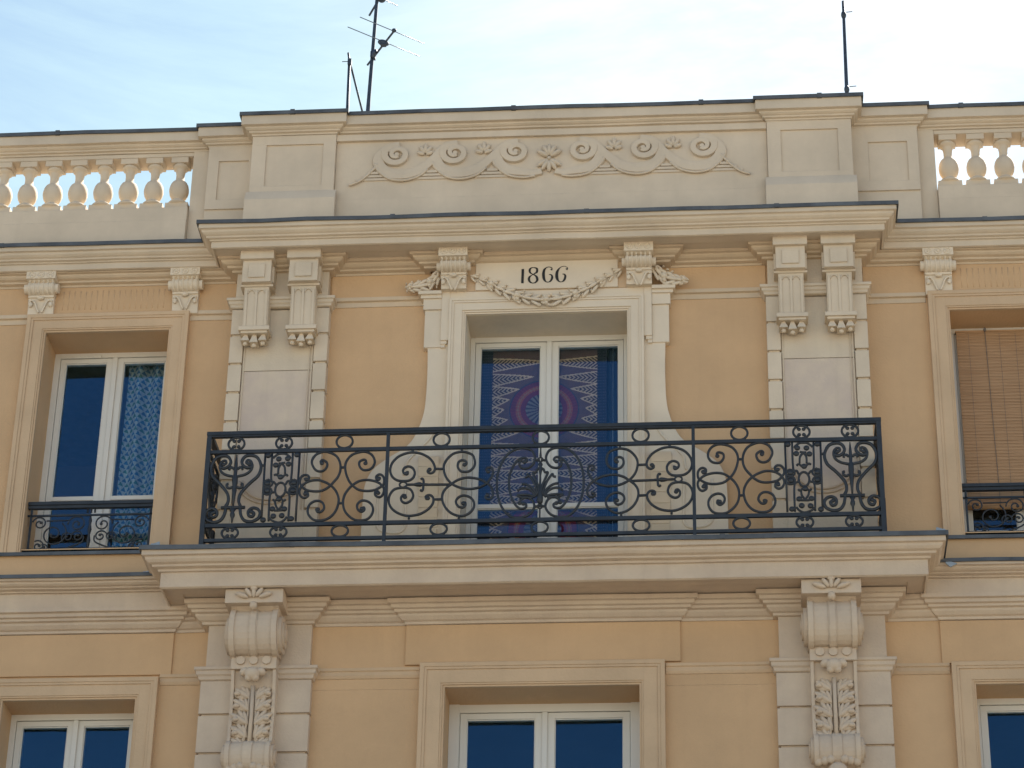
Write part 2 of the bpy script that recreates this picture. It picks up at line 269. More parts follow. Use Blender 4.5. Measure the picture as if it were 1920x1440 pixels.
lat = [[(-2.173,11.379),(-2.169,10.789)],[(-1.9,11.38),(-1.9,10.783)],[(-2.119,11.377),(-2.114,11.159),(-2.089,11.128),(-2.074,11.106)],[(-2.112,10.788),(-2.115,11.01),(-2.084,11.039),(-2.075,11.061)],[(-1.955,11.381),(-1.956,11.155),(-1.982,11.134),(-1.997,11.104)],[(-1.958,10.785),(-1.96,10.999),(-1.99,11.041),(-2.001,11.059)],[(-2.109,11.339),(-2.096,11.354),(-2.067,11.375),(-2.016,11.376),(-1.984,11.355),(-1.97,11.336)],[(-2.062,11.293),(-2.038,11.292),(-2.011,11.299)],[(-2.038,11.292),(-2.06,11.255),(-2.061,11.199)],[(-2.038,11.292),(-2.012,11.254),(-2.007,11.202)],[(-2.092,11.185),(-2.076,11.194),(-2.037,11.165),(-2.002,11.192),(-1.984,11.179)],[(-2.09,10.976),(-2.072,10.964),(-2.04,10.99),(-2.005,10.963),(-1.989,10.974)],[(-2.072,10.957),(-2.063,10.92),(-2.041,10.886)],[(-2.011,10.956),(-2.016,10.919),(-2.041,10.886)],[(-2.074,10.879),(-2.04,10.879),(-2.004,10.881)],[(-2.114,10.821),(-2.082,10.791),(-2.031,10.775),(-1.992,10.793),(-1.97,10.822)],[(-2.141,11.152),(-2.11,11.136),(-2.102,11.114),(-2.12,11.092),(-2.154,11.093),(-2.169,11.115),(-2.157,11.141),(-2.141,11.145)],[(-2.14,11.085),(-2.112,11.069),(-2.104,11.043),(-2.13,11.021),(-2.157,11.026),(-2.168,11.048),(-2.16,11.074),(-2.14,11.083)],[(-1.935,11.147),(-1.907,11.132),(-1.899,11.109),(-1.919,11.091),(-1.949,11.092),(-1.967,11.115),(-1.955,11.137),(-1.935,11.144)],[(-1.938,11.084),(-1.911,11.072),(-1.902,11.042),(-1.921,11.02),(-1.955,11.025),(-1.966,11.047),(-1.958,11.073),(-1.938,11.082)]]
latd = [(-2.149,11.363),(-1.921,11.365),(-2.064,11.331),(-1.993,11.333),(-2.085,11.278),(-1.984,11.284),(-2.139,11.118),(-1.933,11.118),(-2.138,11.053),(-1.936,11.051),(-2.088,10.894),(-1.994,10.892),(-2.078,10.831),(-2.011,10.834),(-2.156,10.8),(-1.936,10.806),(-2.041,11.172),(-2.043,10.979)]
latoval = [(-2.036,11.09),(-1.996,11.089),(-2.032,11.027)]

# ================================================================== THE BUILDING
B = empty('apartment_building', 'ochre and cream stuccoed apartment building with date panel and central iron balcony', 'building')
XE = 8.0                # half width built
YC = -0.07              # face of the middle bay; side bays stand at y = 0

def wall_cells(mb, x0, x1, z0, z1, yf, yb, holes):
    xs = sorted({x0, x1, *[h[0] for h in holes], *[h[1] for h in holes]}); zs = sorted({z0, z1, *[h[2] for h in holes], *[h[3] for h in holes]})
    xs = [x for x in xs if x0 <= x <= x1]; zs = [z for z in zs if z0 <= z <= z1]
    def hole(i, j):
        cx, cz = (xs[i]+xs[i+1])/2, (zs[j]+zs[j+1])/2
        return any(h[0] < cx < h[1] and h[2] < cz < h[3] for h in holes)
    nx, nz_ = len(xs)-1, len(zs)-1
    for i in range(nx):
        for j in range(nz_):
            if hole(i, j): continue
            a, b, c, d = xs[i], xs[i+1], zs[j], zs[j+1]
            mb.add([(a,yf,c),(b,yf,c),(b,yf,d),(a,yf,d)], [(0,1,2,3)]); mb.add([(a,yb,c),(b,yb,c),(b,yb,d),(a,yb,d)], [(3,2,1,0)])
            for di, dj, q in ((-1,0,((a,c),(a,d))), (1,0,((b,c),(b,d))), (0,-1,((a,c),(b,c))), (0,1,((a,d),(b,d)))):
                ii, jj = i+di, j+dj
                if not (0 <= ii < nx and 0 <= jj < nz_) or hole(ii, jj):
                    (p, r), (p2, r2) = q; mb.add([(p,yf,r),(p2,yf,r2),(p2,yb,r2),(p,yb,r)], [(0,1,2,3)])
DOOR = (-0.663, 0.663, 10.60, 12.85); LOWC = (-0.745, 0.745, 7.55, 9.567)
UL = (-4.205, -3.16, 10.85, 12.84); UR = (3.285, 4.33, 10.85, 12.845)
LL = (-4.205, -3.16, 7.55, 9.535); LR = (3.285, 4.33, 7.55, 9.56)
mb = MB()
wall_cells(mb, -2.55, 2.55, 0.0, 13.60, YC, 0.5, [DOOR, LOWC])
wall_cells(mb, -XE, -2.552, 0.0, 13.60, 0.0, 0.5, [UL, LL]); wall_cells(mb, 2.552, XE, 0.0, 13.60, 0.0, 0.5, [UR, LR])
mb.box(-XE, -XE+0.4, 0.502, 11, 0, 13.9); mb.box(XE-0.4, XE, 0.502, 11, 0, 13.9); mb.box(-XE, XE, 11.002, 11.4, 0, 13.9)
mb.build('wall', OCHRE, B)
MB().box(-XE+.002, XE-.002, 0.504, 11.0, 13.80, 13.9).build('roof', GRAVEL, B)
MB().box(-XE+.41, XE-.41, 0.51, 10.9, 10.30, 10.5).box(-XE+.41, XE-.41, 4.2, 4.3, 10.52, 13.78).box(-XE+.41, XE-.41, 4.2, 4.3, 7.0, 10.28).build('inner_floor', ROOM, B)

# ---- lower storey: raised frieze fields over the windows and string courses
for a, b, y0, y1, z in ((-XE,-2.90,-.018,.002,9.74), (3.045,XE,-.018,.002,9.74), (-1.06,1.06,YC-.022,YC+.002,9.76)):
    MB().box(a, b, y0, y1, z, 10.09).build('frieze', OCHRE, B)
STR = [(0,9.745),(.022,9.742),(.022,9.718),(.012,9.712),(.016,9.68),(.006,9.660),(0,9.655)]
for a, b, y in ((-2.985,-2.60,0),(2.60,3.10,0),(-1.80,-0.945,YC),(0.945,1.80,YC),(-XE,-4.39,0),(4.50,XE,0)):
    MB().sweep([(a,y),(b,y)], STR).build('string_course', SANDM, B)
for a, b, y, z in ((-1.80,-1.0,YC,13.03),(1.0,1.80,YC,13.03),(-3.0,-2.60,0,12.985),(2.60,3.10,0,12.985),(-XE,-4.37,0,12.985),(4.50,XE,0,12.985)):
    MB().sweep([(a,y),(b,y)], [(0,z+.040),(.030,z+.034),(.030,z),(.008,z-.004),(.008,z-.05),(0,z-.052)]).build('string_course', BEDM, B)
# upper frieze stands a touch proud of the wall below the string
for a, b, y, z in ((-1.80,-0.60,YC,13.066),(0.60,1.80,YC,13.066),(-XE,-2.60,0,13.022),(2.60,XE,0,13.022)):
    MB().box(a, b, y-.014, y+.002, z, 13.40).build('frieze', OCHRE, B)
for x0 in (-4.12, 3.37):
    f = MB()
    n = 19
    for i in range(n):
        x = x0+.03+i*0.0478; f.tube([(x,-.014,13.06),(x,-.014,13.245)], .0055, 6, flat=0.09)
    f.build('fluting', FLUTE, B)

# ---- top cornice
cor = group_part('top_cornice')
PC = [(-XE,-.16),(-2.77,-.16),(-2.77,-.445),(2.77,-.445),(2.77,-.16),(XE,-.16)]
PR = [(-.14,13.553),(.098,13.553),(.098,13.507),(.078,13.502),(.074,13.482),(.058,13.468),(.042,13.460),(.038,13.446),(.016,13.441),(.014,13.430),(0,13.428),(0,13.372),(-.018,13.366),(-.018,13.378),(-.14,13.378)]
MB().sweep(PC, PR).build('corona', CORN, cor)
MB().box(-2.63, 2.63, -.31, .0, 13.385, 13.55).box(-XE, XE, -.03, .3, 13.602, 13.62).build('cornice_core', CORN, cor)
BED = [(-.03,13.388),(.132,13.388),(.132,13.360),(.108,13.356),(.104,13.342),(.088,13.328),(.062,13.320),(.058,13.304),(.024,13.298),(.022,13.280),(0,13.278),(-.03,13.278)]
# bed moulding breaks forward over the pilasters and the door surround
YP = -.17; YS = -.16
PB = [(-XE,0),(-2.607,0),(-2.607,YP),(-1.795,YP),(-1.795,YC),(-1.00,YC),(-1.00,YS),(-.655,YS),(-.655,YS+.05),(.655,YS+.05),(.655,YS),(1.00,YS),(1.00,YC),(1.795,YC),(1.795,YP),(2.607,YP),(2.607,0),(XE,0)]
MB().sweep(PB, BED).build('bed_moulding', BEDM, cor)
# zinc flashing on the cornice, lapped here and there
z = MB().sweep(PC, [(-.14,13.556),(.106,13.556),(.106,13.540),(.116,13.540),(.116,13.574),(-.14,13.602)], wob=.0045)
for x, y in ((-6.2,-.16),(-4.6,-.16),(-1.25,-.445),(.35,-.445),(1.9,-.445),(3.6,-.16),(5.4,-.16)): z.box(x-.02, x+.02, y-.120, y-.05, 13.543, 13.578)
z.build('flashing', ZINC, cor)
MB().box(-2.60, 2.60, -.32, .0, 13.58, 13.60).build('flashing', ZINC, cor)

# ---- parapet
par = group_part('parapet')
yo, yp_, yc_, ys_ = 0.0, -.155, -.11, .055
CP = [(-XE,ys_),(-2.955,ys_),(-2.955,yo),(-2.55,yo),(-2.55,yp_),(-1.825,yp_),(-1.825,yc_),(1.85,yc_),(1.85,yp_),(2.56,yp_),(2.56,yo),(3.12,yo),(3.12,ys_),(XE,ys_)]
COP = [(-.25,14.840),(.092,14.840),(.092,14.735),(.062,14.731),(.060,14.716),(.046,14.706),(.034,14.702),(.030,14.688),(.010,14.684),(.008,14.668),(-.25,14.668)]
MB().sweep(CP, COP).build('coping', CORN, par)
z = MB().sweep(CP, [(-.26,14.843),(.100,14.843),(.100,14.823),(.110,14.823),(.110,14.858),(-.26,14.885)], wob=.004)
for x, y in ((-4.3,ys_),(-2.2,yp_),(-.3,yc_),(1.3,yc_),(2.3,yp_),(3.5,ys_)): z.box(x-.02, x+.02, y-.114, y-.06, 14.822, 14.866)
z.build('flashing', ZINC, par)
body = MB()
body.box(-1.823, 1.848, yc_, .26, 13.58, 14.667)
body.box(-1.823, 1.848, yc_-.03, yc_+.001, 14.605, 14.667)           # fillet under the coping
body.box(-1.823, 1.848, yc_-.012, yc_+.001, 13.60, 14.02)            # base course
for a, b in ((-2.955,-2.552),(2.562,3.12)):
    body.box(a, b, yo, .27, 13.58, 14.667)
body.box(-3.10, -2.957, ys_-.006, .24, 13.62, 14.667); body.box(3.122, 3.262, ys_-.006, .24, 13.62, 14.667)
body.build('parapet_wall', CORN, par)
def framed(mb, x0, x1, z0, z1, px0, px1, pz0, pz1, y, d=.014):
    """a face with a sunk panel: four proud borders"""
    mb.box(x0, x1, y, y+d, pz1, z1); mb.box(x0, x1, y, y+d, z0, pz0); mb.box(x0, px0, y, y+d, pz0, pz1); mb.box(px1, x1, y, y+d, pz0, pz1)
for a, b, pa, pb in ((-2.55,-1.825,-2.425,-1.932),(1.85,2.56,1.965,2.445)):
    p = MB(); p.box(a, b, yp_+.014, .28, 13.58, 14.667); framed(p, a, b, 14.06, 14.667, pa, pb, 14.155, 14.575, yp_)
    p.side([(yp_+.014,13.58),(yp_-.05,13.58),(yp_-.05,13.995),(yp_-.035,14.03),(yp_-.002,14.10),(yp_+.014,14.10)], a-.025, b+.025)
    p.build('pedestal', CORN, par)
for a, b, pa, pb in ((-2.955,-2.552,-2.86,-2.60),(2.562,3.12,2.70,3.03)):
    p = MB(); framed(p, a, b, 14.03, 14.667, pa, pb, 14.125, 14.52, yo-.014); p.build('pedestal', CORN, par)
# balustrade: plinth, rail and turned balusters
for a, b in ((-XE,-3.102),(3.264,XE)):
    MB().box(a, b, -.01, .27, 13.58, 14.065).box(a, b, -.022, -.009, 13.58, 13.93).build('balustrade_plinth', CORN, par)
    MB().box(a, b, ys_+.002, .262, 14.628, 14.666).build('balustrade_rail', CORN, par)
def baluster():
    m = MB(); cy = .135
    m.box(-.074, .074, cy-.074, cy+.074, 14.572, 14.627)
    m.lathe([(.066,14.572),(.070,14.560),(.066,14.546),(.047,14.538),(.042,14.515),(.036,14.480),(.036,14.440),(.042,14.415),(.064,14.398),(.078,14.370),(.085,14.335),(.085,14.305),(.078,14.272),(.064,14.245),(.050,14.228),(.045,14.220),(.050,14.212),(.074,14.198),(.088,14.182),(.090,14.168)][::-1], 0, cy, 22)
    m.box(-.099, .099, cy-.06, cy+.06, 14.067, 14.168)
    return m
bal = baluster().build('baluster', CORN, par); bal.location.x = -3.222
for i in range(1, 9): dup(bal, par, dx=-.2225*i)
for i in range(0, 7): dup(bal, par, dx=3.222+3.378+.233*i)
# running scroll relief on the middle panel
rel = MB()
def P3(pts, y): return [(x, y, zz) for x, zz in pts]
yr = yc_-.006; DZ = -.012
def band(pts, w0, w1, y, t, mid=0.0):
    """flat ribbon with thickness following x,z points"""
    P = [Vector((a, b)) for a, b in pts]; n = len(P); lft = []; rgt = []
    for i in range(n):
        d = (P[min(n-1,i+1)]-P[max(0,i-1)]).normalized(); nn = Vector((-d.y, d.x)); w = w0+(w1-w0)*i/(n-1)+mid*math.sin(math.pi*min(1, i/(n-1)*1.15))
        lft.append(P[i]+nn*w/2); rgt.append(P[i]-nn*w/2)
    vs = []; fs = []
    for i in range(n):
        c = P[i]
        vs += [(lft[i].x, y+t, lft[i].y), (lft[i].x*.86+c.x*.14, y, lft[i].y*.86+c.y*.14), (c.x, y-.002, c.y), (rgt[i].x*.86+c.x*.14, y, rgt[i].y*.86+c.y*.14), (rgt[i].x, y+t, rgt[i].y)]
    for i in range(n-1):
        for j in range(4): a = i*5+j; fs.append((a, a+1, a+6, a+5))
    return vs, fs
def scroll(cx, s):
    pts = []
    cz = 14.500+DZ
    for i in range(58):                      # spiral from the eye outwards then down into the next wave
        q = i/57; a = math.radians(150 + 600*q); r = .022+.088*q
        pts.append((cx-s*r*math.cos(a)*-1, cz+r*math.sin(a)*.92))
    return pts
xsc = [-1.300, -.800, -.282]
for s in (-1, 1):
    for i, x0 in enumerate(xsc):
        cx = x0 if s < 0 else -x0
        # eye and coil
        pts = []
        for k in range(64):
            q = k/63; a = math.radians(-60-500*q) if s < 0 else math.radians(240+500*q)
            r = .024+.084*q
            pts.append((cx+r*math.cos(a), 14.487+r*math.sin(a)*.95))
        # tail: runs down outside and sweeps along the bottom up to the next coil
        e = pts[-1]
        k_ = -s
        if i < 2:
            tail = [(cx-k_*.158, 14.44), (cx-k_*.135, 14.365), (cx-k_*.060, 14.302), (cx+k_*.060, 14.284), (cx+k_*.175, 14.312), (cx+k_*.27, 14.385), (cx+k_*.34, 14.468), (cx+k_*.42, 14.555), (cx+k_*.50, 14.575)]
        else:
            tail = [(cx-k_*.158, 14.44), (cx-k_*.135, 14.365), (cx-k_*.060, 14.302), (cx+k_*.055, 14.275), (cx+k_*.15, 14.262), (cx+k_*.225, 14.275)]
        v, f_ = band(smooth([p for p in pts[::3]], 3), .036, .066, yr-.024, .028); rel.add(v, f_, False); rel.disc(cx, 14.487, .020, yr-.020, yr, 12)
        top = [(cx+k_*.02, 14.588), (cx-k_*.07, 14.560), (cx-k_*.13, 14.50)]
        v, f_ = band(smooth(top+tail, 5), .066, .060, yr-.018, .022, mid=.045); rel.add(v, f_, False)
        low = [(cx-k_*.185,14.40),(cx-k_*.15,14.325),(cx-k_*.06,14.245),(cx+k_*.065,14.222),(cx+k_*.19,14.258),(cx+k_*.27,14.33)] if i < 2 else [(cx-k_*.185,14.40),(cx-k_*.15,14.325),(cx-k_*.06,14.245),(cx+k_*.07,14.218),(cx+k_*.17,14.232)]
        rel.tube(P3(smooth(low, 4), yr-.012), .011, 6)
        # little leaf between coils
        if i < 2:
            lx = cx+k_*.245
            for a, l_ in ((55,.075),(88,.082),(122,.075),(22,.06),(158,.06)):
                ar = math.radians(a); rel.blob((lx+math.cos(ar)*l_*.7, yr-.008, 14.475+math.sin(ar)*l_*.9), (l_*.60,.020,.020), ar, 8, 6)
        # stepped triangle in the cusp
        for k2, zz in enumerate((14.245, 14.275, 14.305)):
            h = .15-.052*k2; xx = cx-k_*.195; rel.box(xx-h, xx+h, yr-.004-.004*k2, yr+.01, zz-.010, zz+.014)
    # end wave
    xe = [(s*1.70,14.19),(s*1.63,14.215),(s*1.565,14.265),(s*1.505,14.33),(s*1.455,14.395)]
    rel.tube(P3(smooth(xe, 4), yr-.012), .011, 6)
# central flower
for a in (35, 65, 90, 115, 145, 215, 240, 270, 300, 325):
    ar = math.radians(a); l_ = .075 if 20 < a < 160 else .07
    rel.blob((.005+math.cos(ar)*l_*.95, yr-.012, 14.405+math.sin(ar)*l_*1.15), (.058,.030,.022), ar, 10, 7)
rel.blob((.005, yr-.02, 14.40), (.018,.02,.018))
rel.v = [(a, b, c-.030) for a, b, c in rel.v]; rel.build('scroll_relief', CORN, par)

# ---- middle cornice and balcony slab
slab = group_part('balcony')
PS = [(-2.935,-.02),(-2.935,-.505),(2.945,-.505),(2.945,-.02)]
SP = [(-.15,10.530),(.135,10.530),(.135,10.478),(.112,10.473),(.108,10.452),(.090,10.434),(.064,10.426),(.060,10.410),(.024,10.404),(.020,10.386),(0,10.384),(0,10.262),(-.02,10.252),(-.02,10.268),(-.15,10.268)]
MB().sweep(PS, SP).box(-2.80, 2.81, -.37, .0, 10.275, 10.528).build('cornice_slab', STONE, slab)
def sq(prof): return [(o, 10.384+(z-10.384)*.60 if z > 10.384 else z) for o, z in prof]
SIDE_P = [[(-XE,-.15),(-2.936,-.15)], [(2.946,-.15),(XE,-.15)]]
for pth in SIDE_P:
    MB().sweep(pth, sq(SP)).build('side_cornice', STONE, slab)
    MB().sweep(pth, [(-.15,10.475),(.145,10.475),(.145,10.458),(.153,10.458),(.153,10.488),(-.15,10.515)], wob=.005).build('flashing', ZINC, slab)
z = MB().sweep(PS, [(-.15,10.533),(.144,10.533),(.144,10.512),(.155,10.512),(.155,10.549),(-.15,10.577)], wob=.0045)
z.box(-2.79, 2.80, -.36, -.07, 10.55, 10.572)
for x, y in ((-1.9,-.505),(-.2,-.505),(1.4,-.505)): z.box(x-.02, x+.02, y-.158, y-.10, 10.516, 10.553)
z.build('flashing', ZINC, slab)
BD2 = [(-.03,10.264),(.140,10.264),(.140,10.228),(.116,10.223),(.112,10.196),(.090,10.191),(.086,10.172),(.062,10.166),(.058,10.148),(.034,10.124),(.014,10.116),(.010,10.096),(-.03,10.092)]
YL = -.14
PB2 = [(-XE,-.018),(-2.90,-.018),(-2.90,0),(-2.645,0),(-2.645,YL),(-1.785,YL),(-1.785,YC),(-1.06,YC),(-1.06,YC-.022),(1.06,YC-.022),(1.06,YC),(1.785,YC),(1.785,YL),(2.645,YL),(2.645,0),(3.045,0),(3.045,-.018),(XE,-.018)]
MB().sweep(PB2, BD2).build('bed_moulding', STONE, slab)
# plinth band with its own zinc sill at the side bays
for a, b, s in ((-XE,-3.06,1),(3.07,XE,-1)):
    MB().box(a, b, -.055, .002, 10.49, 10.765).build('sill_band', OCHRE, slab)
    MB().box(a, b, -.085, .30, 10.768, 10.785).box(a, b, -.085, -.079, 10.755, 10.768).build('flashing', ZINC, slab)
# bright folded zinc pieces at the four inside corners
for x, y, zz in ((-3.085,-.10,10.80),(-3.10,-.22,10.50),(3.09,-.10,10.80),(3.135,-.24,10.45)):
    m = MB(); s_ = 1 if x < 0 else -1; m.prism([(x-s_*.045, zz-.008), (x+s_*.035, zz+.020), (x+s_*.040, zz-.004), (x+s_*.006, zz-.036)], y-.060, y-.045); m.box(x-.035, x+.03, y-.044, y+.03, zz-.010, zz+.012); m.build('flashing_corner', ZINCL, slab)

# ---- pilasters, upper storey (stone panel between jointed strips)
def upper_pilaster(cx):
    r = group_part('pilaster')
    x0, x1 = cx-.406, cx+.406
    m = MB()
    m.box(x0+.112, x1-.112, YP+.022, .0, 12.358, 12.93)                       # sunk panel
    MB().box(x0+.112, x1-.112, YP+.0235, .0, 10.60, 12.353).build('panel_slab', PANEL2, r)
    m.box(x0+.02, x1-.02, YP+.004, .0, 13.02, 13.39)                        # frieze block
    for a, b in ((x0+.118, x0+.130), (x1-.130, x1-.118), (x1-.150, x1-.143)): m.box(a, b, YP+.014, YP+.03, 10.98, 12.93)
    m.build('panel', PANEL, r)
    m = MB(); joints = [10.60, 10.812, 11.080, 11.347, 11.613, 11.881, 12.149, 12.416, 12.686, 12.93]
    for a, b in ((x0, x0+.11), (x1-.11, x1)):
        for j in range(len(joints)-1): m.box(a, b, YP, .0, joints[j]+(.012 if j else 0), joints[j+1]-(.012 if j < 8 else 0))
        m.box(a+.012, b-.012, YP+.02, .0, 10.61, 12.92)
    m.box(x0+.004, x1-.004, YP+.002, YP+.05, 10.60, 11.066)
    m.build('quoin_strip', CREAM, r)
    m = MB()                                                               # hanging arc near the foot
    for rx, rz in ((.215,.17),(.250,.205)):
        m.tube([(cx+rx*math.cos(math.radians(a)), YP+.014, 11.345+rz*math.sin(math.radians(a))) for a in range(180, 361, 12)], .010, 6)
    m.build('arc_moulding', STONE, r)
    m = MB().sweep([(x0,0),(x0,YP),(x1,YP),(x1,0)], [(-.05,13.022),(.046,13.022),(.046,12.998),(.034,12.994),(.030,12.972),(.018,12.962),(.014,12.944),(.002,12.938),(-.05,12.938)])
    m.build('string_moulding', CREAM, r)
    for bx in (cx-.191 if cx < 0 else cx-.199, cx+.199 if cx < 0 else cx+.191):
        k = MB()
        k.box(bx-.140, bx+.140, -.375, YP+.01, 13.300, 13.386)
        k.box(bx-.119, bx+.119, -.345, YP+.01, 13.094, 13.299)
        k.box(bx-.135, bx+.135, -.300, YP+.01, 13.074, 13.093); k.box(bx-.135, bx+.135, -.28, YP+.01, 13.12, 13.27)
        k.box(bx-.068, bx+.068, -.357, -.344, 13.132, 13.262)                # raised square
        k.side([(-.290,13.073),(-.262,12.70),(YP+.01,12.70),(YP+.01,13.073)], bx-.103, bx+.103)
        k.box(bx-.127, bx+.127, -.300, YP+.01, 12.662, 12.699); k.box(bx-.110, bx+.110, -.285, YP+.01, 12.640, 12.661)
        # two fillets each side of two sunk flutes
        for fx in (-.094, -.010, .074): k.side([(-.298,13.045),(-.270,12.715),(-.262,12.715),(-.290,13.045)], bx+fx, bx+fx+.020)
        for fx in (-.042, .042):
            k.tube([(bx+fx+.029*math.cos(math.radians(a)), -.293, 13.015+.03*math.sin(math.radians(a))) for a in range(0, 181, 30)], .006, 5)
        for dx_, dd in ((-.072, 0), (0, .018), (.072, 0)):                   # guttae: cones with a bead
            yy = -.235; zt = 12.640
            k.add([(bx+dx_-.014, yy-.016, zt), (bx+dx_+.014, yy-.016, zt), (bx+dx_+.014, yy+.03, zt), (bx+dx_-.014, yy+.03, zt),
                   (bx+dx_-.036, yy-.040, zt-.062-dd), (bx+dx_+.036, yy-.040, zt-.062-dd), (bx+dx_+.036, yy+.06, zt-.062-dd), (bx+dx_-.036, yy+.06, zt-.062-dd)],
                  [(0,1,2,3),(7,6,5,4),(0,4,5,1),(1,5,6,2),(2,6,7,3),(3,7,4,0)])
            k.blob((bx+dx_, yy-.006, zt-.078-dd), (.020,.020,.020), 0, 10, 7)
        k.build('bracket', CREAM, r)
for cx in (-2.201, 2.201): upper_pilaster(cx)

# ---- pilasters, lower storey, with the big acanthus consoles that carry the balcony
def lower_pilaster(cx):
    r = group_part('pilaster')
    x0, x1 = cx-.430, cx+.430
    m = MB(); m.box(x0+.028, x1-.02, YL+.01, .0, 9.735, 10.26)
    js = [7.2, 7.775, 8.09, 8.405, 8.72, 9.035, 9.350, 9.628]
    for j in range(len(js)-1): m.box(x0, x1, YL, .0, js[j]+(.010 if j else 0), js[j+1]-(.010 if j < 6 else 0))
    m.box(x0+.02, x1-.02, YL+.022, .0, 7.2, 9.63)
    m.build('rusticated_block', STONE, r)
    MB().sweep([(x0,0),(x0,YL),(x1,YL),(x1,0)], [(-.05,9.730),(.050,9.730),(.050,9.706),(.038,9.700),(.034,9.672),(.020,9.660),(.014,9.636),(.002,9.630),(-.05,9.630)]).build('string_moulding', STONE, r)
    c = MB(); w = .185
    # cap block
    c.box(cx-.225, cx+.225, -.455, YL+.01, 10.142, 10.258)
    # volute barrel (profile in y,z) with raised rims and a midrib
    def barrel(grow, xa, xb):
        cy_, cz_ = -.285, 9.955
        pr = [(YL, 10.14), (-.395, 10.14)]
        for a in range(60, -121, -15):
            q = math.radians(a); pr.append((cy_-(.150+grow)*math.cos(q), cz_+(.185+grow)*math.sin(q)))
        pr += [(YL, 9.785)]
        c.side(pr, xa, xb)
    barrel(0, cx-w+.04, cx+w-.04); barrel(.012, cx-w, cx-w+.042); barrel(.012, cx+w-.042, cx+w); barrel(.012, cx-.024, cx+.024); barrel(.006, cx-.033, cx+.033)
    for s in (-1, 1):
        for rr, ex in ((.135,.030),(.095,.045),(.05,.055)):
            xs_ = (cx+s*w, cx+s*(w+ex)); cyy, czz = -.265, 9.945
            n = 24; pr = [(cyy+rr*math.cos(2*math.pi*i/n), czz+rr*1.12*math.sin(2*math.pi*i/n)) for i in range(n)]
            c.side(pr, min(xs_), max(xs_))
    # palmette on the cap
    for a, l_, o_ in ((90,.050,.06),(125,.045,.065),(55,.045,.065),(160,.055,.085),(20,.055,.085)):
        q = math.radians(a); c.blob((cx+math.cos(q)*o_*1.15, -.470, 10.170+math.sin(q)*o_*.95), (l_,.026,.020), q, 10, 7)
    c.blob((cx, -.478, 10.252), (.030,.024,.020)); c.blob((cx, -.455, 10.118), (.030,.035,.035)); 
    # block with three buttons
    c.box(cx-.176, cx+.176, -.285, YL+.01, 9.665, 9.790)
    for d in (-.10, 0, .10): c.disc(cx+d, 9.730, .034, -.303, -.284, 18)
    # hanging panel, slightly concave, with border
    c.side([(-.245,9.664),(-.205,9.50),(-.195,9.30),(-.215,9.12),(-.235,9.06),(YL+.01,9.06),(YL+.01,9.664)], cx-.150, cx+.150)
    for s in (-1, 1):
        a, b = sorted((cx+s*.148, cx+s*.174)); c.side([(-.268,9.664),(-.232,9.50),(-.222,9.30),(-.240,9.12),(-.26,9.06),(YL+.01,9.06),(YL+.01,9.664)], a, b)
    # bud
    c.blob((cx, -.315, 9.610), (.060,.055,.055)); c.blob((cx-.062, -.30, 9.632), (.040,.04,.034), .4); c.blob((cx+.062, -.30, 9.632), (.040,.04,.034), -.4); c.blob((cx-.025, -.315, 9.575), (.030,.035,.028)); c.blob((cx+.025, -.315, 9.575), (.030,.035,.028))
    # acanthus: stem and paired curled leaves
    c.tube([(cx,-.245,9.54),(cx,-.232,9.3),(cx,-.25,9.06)], .016, 8); 
    for s in (-1, 1):
        c.tube([(cx+s*.026,-.235,9.50),(cx+s*.03,-.222,9.3),(cx+s*.045,-.245,9.06)], .010, 6)
        for ti, (zz, ln) in enumerate(((9.53,.85),(9.43,.95),(9.32,1.0),(9.21,1.0),(9.11,.95))):
            for k2, (an, l_, w_) in enumerate(((14,.150,.020),(34,.165,.024),(54,.150,.022),(74,.115,.017))):
                q = math.radians(an+random.uniform(-3,3)); l2 = l_*ln
                rx_, rz_ = cx+s*(.028+.42*l2*math.cos(q)*1.05), zz-.085+.46*l2*math.sin(q)
                c.blob((rx_, -.220-.007*(k2 % 2)-.006*(k2 == 1), rz_), (l2*.50, .022, w_), (q if s > 0 else math.pi-q), 10, 8)
            q = math.radians(8); c.blob((cx+s*.118, -.246, zz-.052), (.026,.022,.020), 0, 9, 7)
    # lower scroll
    def roll(grow, xa, xb):
        pr = [(YL, 9.085), (-.250, 9.085)]
        for a in range(70, -111, -15):
            q = math.radians(a); pr.append((-.235-(.085+grow)*math.cos(q), 8.965+(.115+grow)*math.sin(q)))
        pr += [(YL, 8.85)]
        c.side(pr, xa, xb)
    roll(0, cx-.150, cx+.150); roll(.010, cx-.172, cx-.135); roll(.010, cx+.135, cx+.172); roll(.010, cx-.036, cx+.036)
    for s in (-1, 1):
        for rr, ex in ((.085,.022),(.05,.036)):
            xs_ = (cx+s*.172, cx+s*(.172+ex)); n = 20
            c.side([(-.225+rr*math.cos(2*math.pi*i/n), 8.965+rr*1.15*math.sin(2*math.pi*i/n)) for i in range(n)], min(xs_), max(xs_))
        for k2 in range(3): c.blob((cx+s*(.05+.045*k2), -.285+.01*k2, 8.872-.006*k2), (.032,.034,.034))
    c.blob((cx, -.26, 8.80), (.07,.06,.06)); c.blob((cx, -.24, 8.70), (.04,.04,.07))
    c.build('console', STONE, r)
for cx in (-2.203, 2.213): lower_pilaster(cx)

